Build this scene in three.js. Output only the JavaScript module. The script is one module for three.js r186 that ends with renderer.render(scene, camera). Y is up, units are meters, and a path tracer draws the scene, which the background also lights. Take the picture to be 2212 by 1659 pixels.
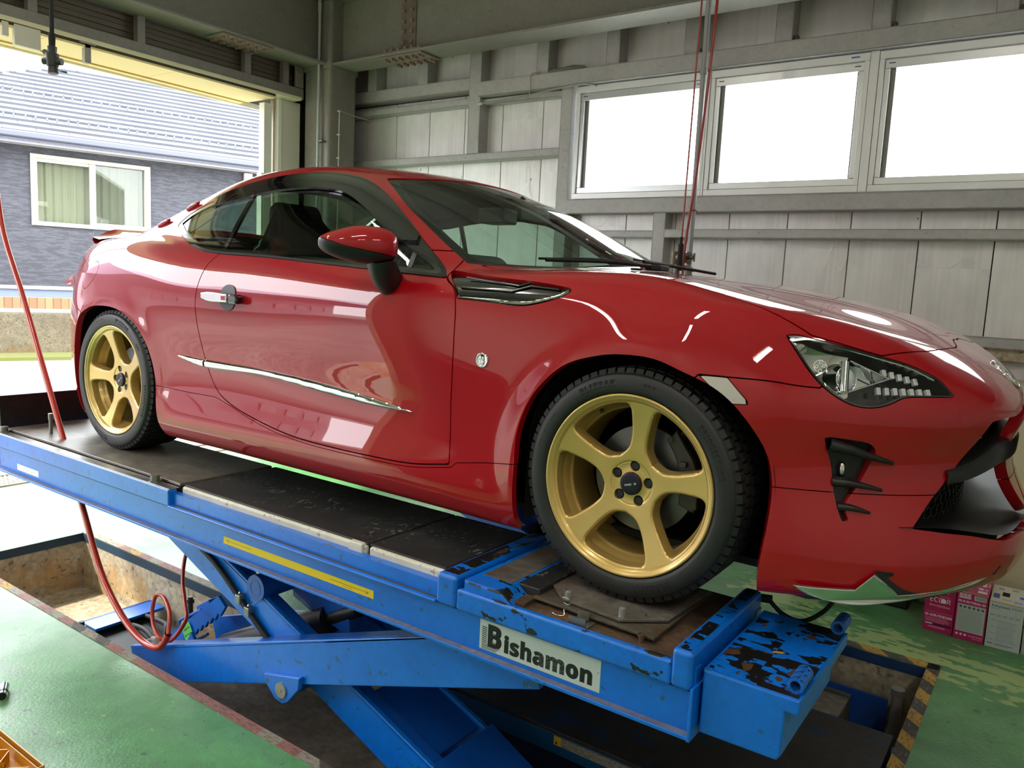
import * as THREE from 'three';
import { RoundedBoxGeometry } from 'three/addons/geometries/RoundedBoxGeometry.js';
import { mergeGeometries, mergeVertices, toCreasedNormals } from 'three/addons/utils/BufferGeometryUtils.js';
import { RectAreaLightUniformsLib } from 'three/addons/lights/RectAreaLightUniformsLib.js';
import { FontLoader } from 'three/addons/loaders/FontLoader.js';
import { TextGeometry } from 'three/addons/geometries/TextGeometry.js';

const DECK = 0.74;                                                  // height of the lift deck over the workshop floor
const scene = new THREE.Scene();
const renderer = new THREE.WebGLRenderer({ antialias: true });
renderer.toneMapping = THREE.LinearToneMapping;
renderer.toneMappingExposure = 1.75;
renderer.shadowMap.enabled = true;
const camera = new THREE.PerspectiveCamera(52.063, 4 / 3, 0.05, 200);
camera.position.set(0.91274, 0.83417, 2.70808);
camera.quaternion.setFromRotationMatrix(new THREE.Matrix4().makeBasis(
  new THREE.Vector3(0.8148767, 0.0482183, -0.5776252), new THREE.Vector3(-0.112166, 0.9908151, -0.0755265), new THREE.Vector3(0.568678, 0.1263347, 0.8128006)));

// bright hazy sky, sun from behind the camera's left shoulder through the open shutter
scene.background = new THREE.Color().setRGB(0.93, 0.97, 1.0);
scene.backgroundIntensity = 6.5;
const sun = new THREE.DirectionalLight(0xfff1dc, 4);
sun.position.set(-13.6, 20, 10); sun.target.position.set(0, 0, 0);
sun.castShadow = true; sun.shadow.radius = 3; sun.shadow.mapSize.set(2048, 2048);
Object.assign(sun.shadow.camera, { left: -16, right: 16, top: 16, bottom: -16, near: 1, far: 60 });
sun.name = 'sun'; scene.add(sun, sun.target);
RectAreaLightUniformsLib.init();
// ---------------------------------------------------------------- car body as a smooth field
// car frame: x forward from the front axle, y up from the deck, z towards the driver side
function nspl(xs, ys) {
  const n = xs.length, m = new Float64Array(n), c = new Float64Array(n), d = new Float64Array(n);
  for (let i = 1; i < n - 1; i++) {
    const h0 = xs[i] - xs[i - 1], h1 = xs[i + 1] - xs[i], b = 2 * (h0 + h1) - h0 * (c[i - 1] || 0);
    const r = 6 * ((ys[i + 1] - ys[i]) / h1 - (ys[i] - ys[i - 1]) / h0);
    c[i] = h1 / b; d[i] = (r - h0 * d[i - 1]) / b;
  }
  for (let i = n - 2; i > 0; i--) m[i] = d[i] - c[i] * m[i + 1];
  return (x) => {
    if (x <= xs[0]) { const h = xs[1] - xs[0], k = (ys[1] - ys[0]) / h - h * m[1] / 6; return ys[0] + (x - xs[0]) * k; }
    if (x >= xs[n - 1]) { const h = xs[n - 1] - xs[n - 2], k = (ys[n - 1] - ys[n - 2]) / h + h * m[n - 2] / 6; return ys[n - 1] + (x - xs[n - 1]) * k; }
    let i = 0; while (x > xs[i + 1]) i++;
    const h = xs[i + 1] - xs[i], a = (xs[i + 1] - x) / h, b = (x - xs[i]) / h;
    return a * ys[i] + b * ys[i + 1] + ((a * a * a - a) * m[i] + (b * b * b - b) * m[i + 1]) * h * h / 6;
  };
}
function table2(xs, ls, rows, x0, x1, l0, l1, s = 0.02) {
  const nx = Math.ceil((x1 - x0) / s) + 1, nl = Math.ceil((l1 - l0) / s) + 1, T = new Float64Array(nx * nl), sp = rows.map((r) => nspl(xs, r));
  for (let i = 0; i < nx; i++) { const q = nspl(ls, sp.map((f) => f(x0 + i * s))); for (let j = 0; j < nl; j++) T[i * nl + j] = q(l0 + j * s); }
  const cr = (a, b, c, d, t) => b + 0.5 * t * (c - a + t * (2 * a - 5 * b + 4 * c - d + t * (3 * (b - c) + d - a)));
  return (x, l) => {
    let u = Math.min(nx - 1.001, Math.max(0, (x - x0) / s)), v = Math.min(nl - 1.001, Math.max(0, (l - l0) / s));
    const i = Math.floor(u), j = Math.floor(v); u -= i; v -= j;
    const i0 = Math.max(0, i - 1), i3 = Math.min(nx - 1, i + 2), j0 = Math.max(0, j - 1), j3 = Math.min(nl - 1, j + 2), i2 = i + 1, j2 = j + 1;
    const row = (k) => cr(T[k * nl + j0], T[k * nl + j], T[k * nl + j2], T[k * nl + j3], v);
    return cr(row(i0), row(i), row(i2), row(i3), u);
  };
}
const smax = (a, b, k) => { const h = Math.max(k - Math.abs(a - b), 0); return Math.max(a, b) + h * h / (4 * k); };
const smin = (a, b, k) => -smax(-a, -b, k);
const sstep = (a, b, x) => { const t = Math.min(1, Math.max(0, (x - a) / (b - a))); return t * t * (3 - 2 * t); };
const WX = [-3.45, -3.15, -2.95, -2.57, -2.2, -1.85, -1.3, -0.7, -0.35, 0, 0.35, 0.6];
const sideW = table2(WX, [0.08, 0.16, 0.24, 0.34, 0.46, 0.6, 0.72, 0.82, 0.9, 1.0], [
  [0.60, 0.74, 0.80, 0.82, 0.80, 0.79, 0.79, 0.80, 0.81, 0.82, 0.84, 0.82],
  [0.62, 0.77, 0.83, 0.85, 0.862, 0.858, 0.856, 0.858, 0.862, 0.862, 0.866, 0.845],
  [0.64, 0.79, 0.85, 0.865, 0.872, 0.868, 0.866, 0.868, 0.87, 0.87, 0.868, 0.848],
  [0.65, 0.80, 0.862, 0.876, 0.864, 0.852, 0.850, 0.856, 0.866, 0.874, 0.868, 0.848],
  [0.65, 0.80, 0.865, 0.882, 0.866, 0.850, 0.848, 0.854, 0.864, 0.876, 0.868, 0.842],
  [0.64, 0.785, 0.86, 0.884, 0.878, 0.864, 0.860, 0.860, 0.864, 0.876, 0.862, 0.83],
  [0.61, 0.755, 0.84, 0.882, 0.882, 0.868, 0.864, 0.860, 0.858, 0.866, 0.835, 0.79],
  [0.58, 0.725, 0.81, 0.862, 0.864, 0.850, 0.848, 0.844, 0.838, 0.828, 0.78, 0.72],
  [0.54, 0.68, 0.765, 0.82, 0.83, 0.818, 0.816, 0.812, 0.804, 0.774, 0.70, 0.62],
  [0.48, 0.60, 0.69, 0.74, 0.76, 0.755, 0.755, 0.755, 0.74, 0.68, 0.58, 0.5]], -3.5, 0.95, 0.04, 1.1);
const HX = [-3.45, -3.2, -2.9, -2.5, -2.0, -1.5, -1.0, -0.7, -0.4, -0.2, 0, 0.2, 0.4, 0.5, 0.6, 0.7, 0.78, 0.86];
const topH = table2(HX, [-0.25, 0, 0.25, 0.5, 0.68, 0.8, 0.9], [
  [0.90, 0.962, 0.972, 0.97, 0.93, 0.912, 0.905, 0.905, 0.902, 0.892, 0.876, 0.850, 0.814, 0.788, 0.750, 0.698, 0.645, 0.575],
  [0.905, 0.965, 0.975, 0.97, 0.93, 0.912, 0.906, 0.906, 0.905, 0.895, 0.879, 0.854, 0.818, 0.792, 0.753, 0.70, 0.648, 0.575],
  [0.90, 0.962, 0.972, 0.97, 0.93, 0.912, 0.905, 0.905, 0.902, 0.892, 0.876, 0.850, 0.814, 0.788, 0.750, 0.698, 0.645, 0.575],
  [0.885, 0.95, 0.968, 0.97, 0.925, 0.905, 0.895, 0.892, 0.892, 0.886, 0.870, 0.838, 0.797, 0.770, 0.739, 0.694, 0.648, 0.585],
  [0.86, 0.93, 0.958, 0.966, 0.918, 0.898, 0.885, 0.878, 0.882, 0.884, 0.874, 0.834, 0.790, 0.764, 0.736, 0.70, 0.662, 0.61],
  [0.82, 0.89, 0.93, 0.948, 0.912, 0.897, 0.872, 0.858, 0.866, 0.872, 0.860, 0.815, 0.765, 0.737, 0.705, 0.665, 0.63, 0.58],
  [0.77, 0.84, 0.89, 0.92, 0.895, 0.88, 0.85, 0.838, 0.846, 0.846, 0.83, 0.78, 0.725, 0.695, 0.66, 0.62, 0.58, 0.53]], -3.5, 0.95, -0.2, 0.9);
const cabW = table2([-3.2, -2.8, -2.4, -2.1, -1.8, -1.4, -1.0, -0.7, -0.4], [0.8, 0.9, 1.0, 1.1, 1.2, 1.3], [
  [0.74, 0.78, 0.805, 0.818, 0.824, 0.826, 0.822, 0.815, 0.80],
  [0.66, 0.71, 0.75, 0.778, 0.79, 0.794, 0.788, 0.77, 0.74],
  [0.56, 0.62, 0.68, 0.725, 0.748, 0.755, 0.742, 0.71, 0.66],
  [0.44, 0.52, 0.60, 0.662, 0.697, 0.706, 0.684, 0.63, 0.55],
  [0.30, 0.40, 0.50, 0.59, 0.636, 0.646, 0.61, 0.54, 0.44],
  [0.10, 0.25, 0.38, 0.48, 0.55, 0.56, 0.50, 0.40, 0.30]], -3.3, -0.2, 0.75, 1.4);
const cabC = nspl([-3.3, -3.1, -2.9, -2.7, -2.5, -2.3, -2.1, -1.9, -1.7, -1.5, -1.3, -1.14, -1.0, -0.8, -0.61, -0.5, -0.37, -0.25],
  [0.9, 0.97, 1.04, 1.108, 1.17, 1.222, 1.262, 1.288, 1.298, 1.293, 1.272, 1.24, 1.197, 1.12, 1.032, 0.977, 0.907, 0.838]);
const cabH = (x, z) => {
  const z2 = z * z, k = 0.6 * sstep(-1.75, -0.75, x), kr = -0.25 * sstep(-2.0, -2.8, x);
  return cabC(x + (k + kr) * z2) - (0.1 * z2 + 0.4 * z2 * z2 * z2) * (0.12 + 0.88 * sstep(-0.6, -1.25, x));
};
const noseP = nspl([-0.2, 0, 0.2, 0.35, 0.5, 0.6, 0.7, 0.78, 0.86, 0.95], [-0.012, 0, -0.012, -0.045, -0.118, -0.19, -0.30, -0.42, -0.58, -0.8]);
const noseQ = nspl([0.04, 0.1, 0.16, 0.22, 0.28, 0.36, 0.46, 0.55, 0.6, 0.66, 0.72, 0.8], [0.80, 0.86, 0.885, 0.885, 0.865, 0.83, 0.822, 0.845, 0.835, 0.80, 0.76, 0.71]);
const tailP = nspl([-0.3, 0, 0.3, 0.5, 0.65, 0.75, 0.83, 0.92], [0.02, 0, 0.02, 0.06, 0.14, 0.23, 0.36, 0.6]);
const tailQ = nspl([0.05, 0.15, 0.3, 0.5, 0.7, 0.85, 0.95, 1.05], [-3.28, -3.33, -3.38, -3.40, -3.39, -3.36, -3.31, -3.24]);
const archBump = (dx, dy) => { const r = Math.hypot(dx, dy), s = (r - 0.352) / 0.06; return s < -1.2 ? 0.012 : 0.012 * Math.exp(-Math.max(0, s) * Math.max(0, s)); };
function bodyW(x, y) {
  let w = sideW(x, y);
  const up = sstep(0.1, 0.3, y);
  w += up * archBump(x - 0.005, y - 0.317) + up * archBump(x + 2.565, y - 0.317);
  return w;
}
function bodyF(x, y, z) {
  z = Math.abs(z);
  let a = smax(z - bodyW(x, y), y - topH(x, z), 0.07);
  a = smax(a, (x - noseP(z) - noseQ(y)) * 0.8, 0.06);
  a = smax(a, (tailP(z) + tailQ(y) - x) * 0.85, 0.07);
  a = smax(a, 0.105 - y, 0.03);
  const g = smax(z - cabW(x, y), (y - cabH(x, z)) * 0.9, 0.06), g2 = Math.max(g, 0.72 - y, -3.25 - x);
  return smin(a, g2, 0.025);
}
const AXA = -2.45, AXB = -0.1, AXY = 0.5, UR = 0.85, VR = 0.8;
function bodyN(p, out) {
  const e = 0.0015, x = p[0], y = p[1], z = p[2];
  const gx = bodyF(x + e, y, z) - bodyF(x - e, y, z), gy = bodyF(x, y + e, z) - bodyF(x, y - e, z), gz = bodyF(x, y, z + e) - bodyF(x, y, z - e), l = Math.hypot(gx, gy, gz) || 1;
  return [gx / l, gy / l, gz / l];
}
function rayBody(o, d, t0, t1) {                                   // first crossing from outside (t1 side inside)
  let n = 40, ta = t0, fa = bodyF(o[0] + d[0] * ta, o[1] + d[1] * ta, o[2] + d[2] * ta);
  for (let i = 1; i <= n; i++) {
    const tb = t0 + (t1 - t0) * i / n, fb = bodyF(o[0] + d[0] * tb, o[1] + d[1] * tb, o[2] + d[2] * tb);
    if (fa > 0 !== fb > 0) { let l = ta, r = tb; for (let k = 0; k < 30; k++) { const m = (l + r) / 2, f = bodyF(o[0] + d[0] * m, o[1] + d[1] * m, o[2] + d[2] * m); if (f > 0 === fa > 0) l = m; else r = m; } return (l + r) / 2; }
    ta = tb; fa = fb;
  }
  return NaN;
}
function uvOf(x, y, z) {
  const th = Math.atan2(y - AXY, Math.abs(z)), r = Math.hypot(y - AXY, z);
  const u = x > AXB ? AXB + UR * Math.atan2(x - AXB, r) : x < AXA ? AXA - UR * Math.atan2(AXA - x, r) : x;
  return [u, th * VR];
}
// ---------------------------------------------------------------- meshing, clipping and panel rims
function bodyGrid(nEnd = 150, nMid = 276, nTh = 270) {
  const cols = [], thA = -32 * Math.PI / 180, thB = Math.PI / 2, pos = [], nor = [], idx = [];
  for (let i = 0; i < nEnd; i++) cols.push([AXA, -(1 - i / nEnd) * Math.PI / 2]);
  for (let i = 0; i <= nMid; i++) cols.push([AXA + (AXB - AXA) * i / nMid, 0]);
  for (let i = 1; i <= nEnd; i++) cols.push([AXB, i / nEnd * Math.PI / 2]);
  const NV = nTh + 1;
  for (const [ax, ph] of cols) for (let j = 0; j <= nTh; j++) {
    const tl = thA + (-86 * Math.PI / 180 - thA) * sstep(0, 0.5, Math.abs(ph)), th = tl + (thB - tl) * j / nTh, d = [Math.sin(ph), Math.cos(ph) * Math.sin(th), Math.cos(ph) * Math.cos(th)], o = [ax, AXY, 0];
    let l = 0.05, r = 1.6;                                          // inside at l, outside at r
    let t = 0.3, f = bodyF(o[0] + d[0] * t, o[1] + d[1] * t, o[2] + d[2] * t);
    while (f < -0.002 && t < 1.6) { l = t; t += Math.max(0.012, -f * 0.55); f = bodyF(o[0] + d[0] * t, o[1] + d[1] * t, o[2] + d[2] * t); }
    if (f < 0) { l = t; r = t + 0.03; } else r = t;
    for (let k = 0; k < 22; k++) { const m = (l + r) / 2; if (bodyF(o[0] + d[0] * m, o[1] + d[1] * m, o[2] + d[2] * m) < 0) l = m; else r = m; }
    t = (l + r) / 2;
    const p = [o[0] + d[0] * t, o[1] + d[1] * t, j === nTh ? 0 : o[2] + d[2] * t];
    pos.push(...p); nor.push(...bodyN(p));
  }
  for (let i = 0; i + 1 < cols.length; i++) for (let j = 0; j < nTh; j++) { const a = i * NV + j, b = a + 1, c = a + NV, d = c + 1; idx.push(a, c, d, a, d, b); }
  return { pos, nor, idx };
}
function clip(m, f, keep = 1, off = 0) {                            // keeps keep * f > off, cutting triangles along the line
  const pos = [], nor = [], idx = [], map = new Map(), cut = new Map(), n = m.pos.length / 3, val = new Float64Array(n);
  const used = new Uint8Array(n); for (const i of m.idx) used[i] = 1;
  for (let i = 0; i < n; i++) if (used[i]) val[i] = keep * f(m.pos[3 * i], m.pos[3 * i + 1], m.pos[3 * i + 2]) - off;
  const vert = (i) => { let k = map.get(i); if (k === undefined) { k = pos.length / 3; pos.push(m.pos[3 * i], m.pos[3 * i + 1], m.pos[3 * i + 2]); nor.push(m.nor[3 * i], m.nor[3 * i + 1], m.nor[3 * i + 2]); map.set(i, k); } return k; };
  const mid = (i, j) => {
    const key = i < j ? i * n + j : j * n + i; let k = cut.get(key);
    if (k === undefined) { const t = val[i] / (val[i] - val[j]); k = pos.length / 3; for (let c = 0; c < 3; c++) { pos.push(m.pos[3 * i + c] * (1 - t) + m.pos[3 * j + c] * t); nor.push(m.nor[3 * i + c] * (1 - t) + m.nor[3 * j + c] * t); } cut.set(key, k); }
    return k;
  };
  for (let t = 0; t < m.idx.length; t += 3) {
    const v = [m.idx[t], m.idx[t + 1], m.idx[t + 2]], s = v.map((i) => val[i] > 0), c = s[0] + s[1] + s[2];
    if (c === 3) idx.push(vert(v[0]), vert(v[1]), vert(v[2]));
    else if (c === 1) { const k = s.indexOf(true), a = v[k], b = v[(k + 1) % 3], d = v[(k + 2) % 3]; idx.push(vert(a), mid(a, b), mid(a, d)); }
    else if (c === 2) { const k = s.indexOf(false), a = v[k], b = v[(k + 1) % 3], d = v[(k + 2) % 3], p = mid(a, b), q = mid(a, d); idx.push(p, vert(b), vert(d), p, vert(d), q); }
  }
  return { pos, nor, idx };
}
function split(m, f, gap = 0.0018) { return [clip(m, f, -1, gap), clip(m, f, 1, gap)]; }   // [inside, outside]
function withRim(m, depth = 0.014) {                                // a folded edge along every border
  const E = new Map(), n = m.pos.length / 3;
  for (let t = 0; t < m.idx.length; t += 3) for (let k = 0; k < 3; k++) { const a = m.idx[t + k], b = m.idx[t + (k + 1) % 3], key = Math.min(a, b) * n + Math.max(a, b); if (E.has(key)) E.set(key, 0); else E.set(key, [a, b]); }
  const pos = m.pos.slice(), nor = m.nor.slice(), idx = m.idx.slice();
  for (const e of E.values()) if (e) {
    const [a, b] = e; if (Math.abs(m.pos[3 * a + 2]) < 1e-4 && Math.abs(m.pos[3 * b + 2]) < 1e-4) continue;
    const P = (i) => [m.pos[3 * i], m.pos[3 * i + 1], m.pos[3 * i + 2]], N = (i) => [m.nor[3 * i], m.nor[3 * i + 1], m.nor[3 * i + 2]];
    const pa = P(a), pb = P(b), na = N(a), nb = N(b), k = pos.length / 3, ex = pb.map((v, i) => v - pa[i]);
    const nn = [ex[1] * na[2] - ex[2] * na[1], ex[2] * na[0] - ex[0] * na[2], ex[0] * na[1] - ex[1] * na[0]], l = Math.hypot(...nn) || 1;
    pos.push(...pa, ...pb, ...pb.map((v, i) => v - nb[i] * depth), ...pa.map((v, i) => v - na[i] * depth));
    for (let q = 0; q < 4; q++) nor.push(...nn.map((v) => v / l));
    idx.push(k, k + 2, k + 1, k, k + 3, k + 2);
  }
  return { pos, nor, idx };
}
function shell(m, off) { const pos = m.pos.slice(); for (let i = 0; i < pos.length; i++) pos[i] += m.nor[i] * off; return { pos, nor: m.nor.slice(), idx: m.idx.slice() }; }
function flipZ(m) { const pos = m.pos.slice(), nor = m.nor.slice(), idx = m.idx.slice(); for (let i = 2; i < pos.length; i += 3) { pos[i] = -pos[i]; nor[i] = -nor[i]; } for (let t = 0; t < idx.length; t += 3) { const q = idx[t + 1]; idx[t + 1] = idx[t + 2]; idx[t + 2] = q; } return { pos, nor, idx }; }
function joinM(...ms) { const pos = [], nor = [], idx = []; for (const m of ms) { const k = pos.length / 3; for (const v of m.pos) pos.push(v); for (const v of m.nor) nor.push(v); for (const v of m.idx) idx.push(v + k); } return { pos, nor, idx }; }
function geoM(m) { const g = new THREE.BufferGeometry(); g.setAttribute('position', new THREE.Float32BufferAttribute(m.pos, 3)); g.setAttribute('normal', new THREE.Float32BufferAttribute(m.nor, 3)); g.setIndex(m.idx); return g; }
function outline(pts, step = 0.012) {                               // closed loop; a point with a third entry is a corner, others are passed smoothly
  const n = pts.length, out = [], s = pts.findIndex((p) => p[2]), P = s > 0 ? [...pts.slice(s), ...pts.slice(0, s)] : pts, any = s >= 0;
  const at = (i) => P[(i + n) % n];
  for (let i = 0; i < n; i++) {
    const p1 = at(i), p2 = at(i + 1);
    let p0 = p1[2] && any ? [2 * p1[0] - p2[0], 2 * p1[1] - p2[1]] : at(i - 1), p3 = p2[2] && any ? [2 * p2[0] - p1[0], 2 * p2[1] - p1[1]] : at(i + 2);
    const len = Math.hypot(p2[0] - p1[0], p2[1] - p1[1]), k = Math.max(1, Math.round(len / step));
    const d = (a, b) => Math.max(1e-4, Math.sqrt(Math.hypot(a[0] - b[0], a[1] - b[1]))), t0 = 0, t1 = d(p0, p1), t2 = t1 + d(p1, p2), t3 = t2 + d(p2, p3);
    for (let j = 0; j < k; j++) {
      const t = t1 + (t2 - t1) * j / k, L = (a, b, ta, tb) => [0, 1].map((c) => (a[c] * (tb - t) + b[c] * (t - ta)) / (tb - ta));
      const A1 = L(p0, p1, t0, t1), A2 = L(p1, p2, t1, t2), A3 = L(p2, p3, t2, t3), B1 = L(A1, A2, t0, t2), B2 = L(A2, A3, t1, t3);
      out.push(L(B1, B2, t1, t2));
    }
  }
  return out;
}
function sdf(loop) {                                                // signed distance to a closed loop, negative inside
  const n = loop.length; let x0 = 1e9, x1 = -1e9, y0 = 1e9, y1 = -1e9; for (const [x, y] of loop) { x0 = Math.min(x0, x); x1 = Math.max(x1, x); y0 = Math.min(y0, y); y1 = Math.max(y1, y); }
  return (x, y) => {
    const bx = Math.max(x0 - x, x - x1, 0), by = Math.max(y0 - y, y - y1, 0); if (bx > 0.1 || by > 0.1) return Math.hypot(bx, by);
    let d = 1e9, s = 1;
    for (let i = 0, j = n - 1; i < n; j = i++) {
      const a = loop[i], b = loop[j], ex = b[0] - a[0], ey = b[1] - a[1], wx = x - a[0], wy = y - a[1], t = Math.min(1, Math.max(0, (wx * ex + wy * ey) / (ex * ex + ey * ey || 1e-12)));
      const qx = wx - ex * t, qy = wy - ey * t; d = Math.min(d, qx * qx + qy * qy);
      const c1 = y >= a[1], c2 = y < b[1], c3 = ex * wy > ey * wx; if ((c1 && c2 && c3) || (!c1 && !c2 && !c3)) s = -s;
    }
    return s * Math.sqrt(d);
  };
}
const sideRegion = (pts, step) => { const f = sdf(outline(pts, step)); return (x, y, z) => f(x, y); };
const wrapPt = (p) => { if (p.length === 2) return [p[0], p[1], 1]; const q = uvOf(p[0], p[1], p[2]); return [q[0], p[2] === 0 ? q[1] + 0.25 * Math.sign(q[1]) : q[1], p[3]]; };
const wrapRegion = (pts3, step) => { const f = sdf(outline(pts3.map(wrapPt), step)); return (x, y, z) => { const q = uvOf(x, y, z); return f(q[0], q[1]); }; };
// ---------------------------------------------------------------- naming helpers
const taken = new Map();
function numbered(n) { const k = taken.get(n) || 0; taken.set(n, k + 1); return k ? `${n}_${String(k).padStart(3, '0')}` : n; }
function shade(o) { o.castShadow = true; o.receiveShadow = true; return o; }
function part(name, geo, mat, parent, label) { const m = shade(new THREE.Mesh(geo, mat)); m.name = name; parent.add(m); if (label) m.userData.label = label; return m; }
function thing(name, label, category, group, at = [0, 0, 0], ry = 0) { const g = new THREE.Group(); g.name = numbered(name); g.position.set(...at); g.rotation.y = ry; g.userData = { label, category }; if (group) g.userData.group = group; scene.add(g); return g; }
function solo(name, label, category, geo, mat, group) { const m = shade(new THREE.Mesh(geo, mat)); m.name = numbered(name); m.userData = { label, category }; if (group) m.userData.group = group; scene.add(m); return m; }
function struct(name, geo, mat) { const m = geo ? shade(new THREE.Mesh(geo, mat)) : new THREE.Group(); m.name = name; m.userData = { kind: 'structure' }; scene.add(m); return m; }
let seed = 7; const rnd = () => { seed = (seed * 1664525 + 1013904223) % 4294967296; return seed / 4294967296; };
const V = (x, y, z) => new THREE.Vector3(x, y, z);
function boxG(x0, x1, y0, y1, z0, z1, r = 0) {                       // box from limits, metres of uv
  const w = Math.abs(x1 - x0), h = Math.abs(y1 - y0), d = Math.abs(z1 - z0), g = r > 0 ? new RoundedBoxGeometry(w, h, d, 2, Math.min(r, w / 2.01, h / 2.01, d / 2.01)) : new THREE.BoxGeometry(w, h, d);
  g.translate((x0 + x1) / 2, (y0 + y1) / 2, (z0 + z1) / 2); return boxUV(g);
}
function boxUV(g) {                                                  // uv in metres from the dominant axis
  const n = g.index ? g.toNonIndexed() : g, p = n.attributes.position, uv = [];
  for (let t = 0; t < p.count; t += 3) {
    const a = V().fromBufferAttribute(p, t), b = V().fromBufferAttribute(p, t + 1), c = V().fromBufferAttribute(p, t + 2), m = b.clone().sub(a).cross(c.clone().sub(a)), ax = Math.abs(m.x), ay = Math.abs(m.y), az = Math.abs(m.z);
    for (const q of [a, b, c]) uv.push(...(ay >= ax && ay >= az ? [q.x, -q.z] : ax >= az ? [q.z, q.y] : [q.x, q.y]));
  }
  n.setAttribute('uv', new THREE.Float32BufferAttribute(uv, 2)); return n;
}
const M = (...gs) => { const q = gs.flat().map((g) => (g.index ? g.toNonIndexed() : g)).map((g) => { const k = new THREE.BufferGeometry(); k.setAttribute('position', g.attributes.position); k.setAttribute('normal', g.attributes.normal); k.setAttribute('uv', g.attributes.uv || new THREE.Float32BufferAttribute(new Float32Array(g.attributes.position.count * 2), 2)); return k; }); return mergeGeometries(q); };
function cyl(r, a, b, seg = 20, r2 = r, open = false) {             // cylinder between two points
  const A = V(...a), B = V(...b), L = A.distanceTo(B), g = new THREE.CylinderGeometry(r2, r, L, seg, 1, open);
  g.applyQuaternion(new THREE.Quaternion().setFromUnitVectors(V(0, 1, 0), B.clone().sub(A).normalize())); g.translate((a[0] + b[0]) / 2, (a[1] + b[1]) / 2, (a[2] + b[2]) / 2); return g;
}
function tube(pts, r, seg = 60, rad = 10) { return new THREE.TubeGeometry(new THREE.CatmullRomCurve3(pts.map((p) => V(...p))), seg, r, rad, false); }
function hexBolt(r, h, at, axis = [0, 1, 0]) { const g = new THREE.CylinderGeometry(r, r, h, 6); g.applyQuaternion(new THREE.Quaternion().setFromUnitVectors(V(0, 1, 0), V(...axis))); g.translate(...at); return g; }
function prism(pts, z0, z1, bev = 0) {                               // outline in xy pushed along z
  const s = new THREE.Shape(pts.map(([x, y]) => new THREE.Vector2(x, y))), g = new THREE.ExtrudeGeometry(s, { depth: Math.max(1e-4, z1 - z0 - 2 * bev), bevelEnabled: bev > 0, bevelSize: bev, bevelThickness: bev, bevelSegments: 2, bevelOffset: -bev, curveSegments: 24 });
  g.translate(0, 0, z0 + bev); return g;
}
const roundRect = (x0, x1, y0, y1, r, n = 5) => { const o = []; for (const [cx, cy, a] of [[x1 - r, y1 - r, 0], [x0 + r, y1 - r, 1], [x0 + r, y0 + r, 2], [x1 - r, y0 + r, 3]]) for (let i = 0; i <= n; i++) { const t = (a + i / n) * Math.PI / 2; o.push([cx + r * Math.cos(t), cy + r * Math.sin(t)]); } return o; };
const lathe = (pts, seg = 96) => { const g = new THREE.LatheGeometry(pts.map(([r, z]) => new THREE.Vector2(r, z)), seg); g.rotateX(Math.PI / 2); return g; };   // (radius, z)
// ---------------------------------------------------------------- materials
const std = (color, roughness = 0.6, metalness = 0, extra = {}) => new THREE.MeshStandardMaterial({ color, roughness, metalness, side: THREE.DoubleSide, ...extra });
const phys = (color, roughness, extra = {}) => new THREE.MeshPhysicalMaterial({ color, roughness, side: THREE.DoubleSide, ...extra });
const paint = phys(0x9c0010, 0.55, { clearcoat: 1, clearcoatRoughness: 0.012, specularIntensity: 0.25 });
const blackGloss = phys(0x050506, 0.12, { clearcoat: 1, clearcoatRoughness: 0.02 });
const blackSatin = std(0x121214, 0.42), blackMatt = std(0x0c0c0d, 0.75), rubber = std(0x111112, 0.62), seal = std(0x0a0a0b, 0.5);
const chrome = std(0xd8dadd, 0.06, 1), steelGrey = std(0x6d6f70, 0.4, 1), castIron = std(0x4b4744, 0.5, 0.8);
const gold = phys(0xc9aa62, 0.36, { metalness: 0.55, clearcoat: 0.6, clearcoatRoughness: 0.12 });
const glassClear = new THREE.MeshPhysicalMaterial({ color: 0xc6d6ca, roughness: 0, transmission: 1, thickness: 0, ior: 1.5, side: THREE.DoubleSide });
const glassTint = new THREE.MeshPhysicalMaterial({ color: 0xb4c8bc, roughness: 0, transmission: 1, thickness: 0, ior: 1.5, side: THREE.DoubleSide });
const lensClear = new THREE.MeshPhysicalMaterial({ color: 0xffffff, roughness: 0.01, transmission: 1, thickness: 0, ior: 1.45, side: THREE.DoubleSide });
const redLens = phys(0xb00510, 0.1, { clearcoat: 1 });
const trimDark = std(0x17181a, 0.7), leather = std(0x1a1a1c, 0.55), redCloth = std(0x5a1015, 0.8);
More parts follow.
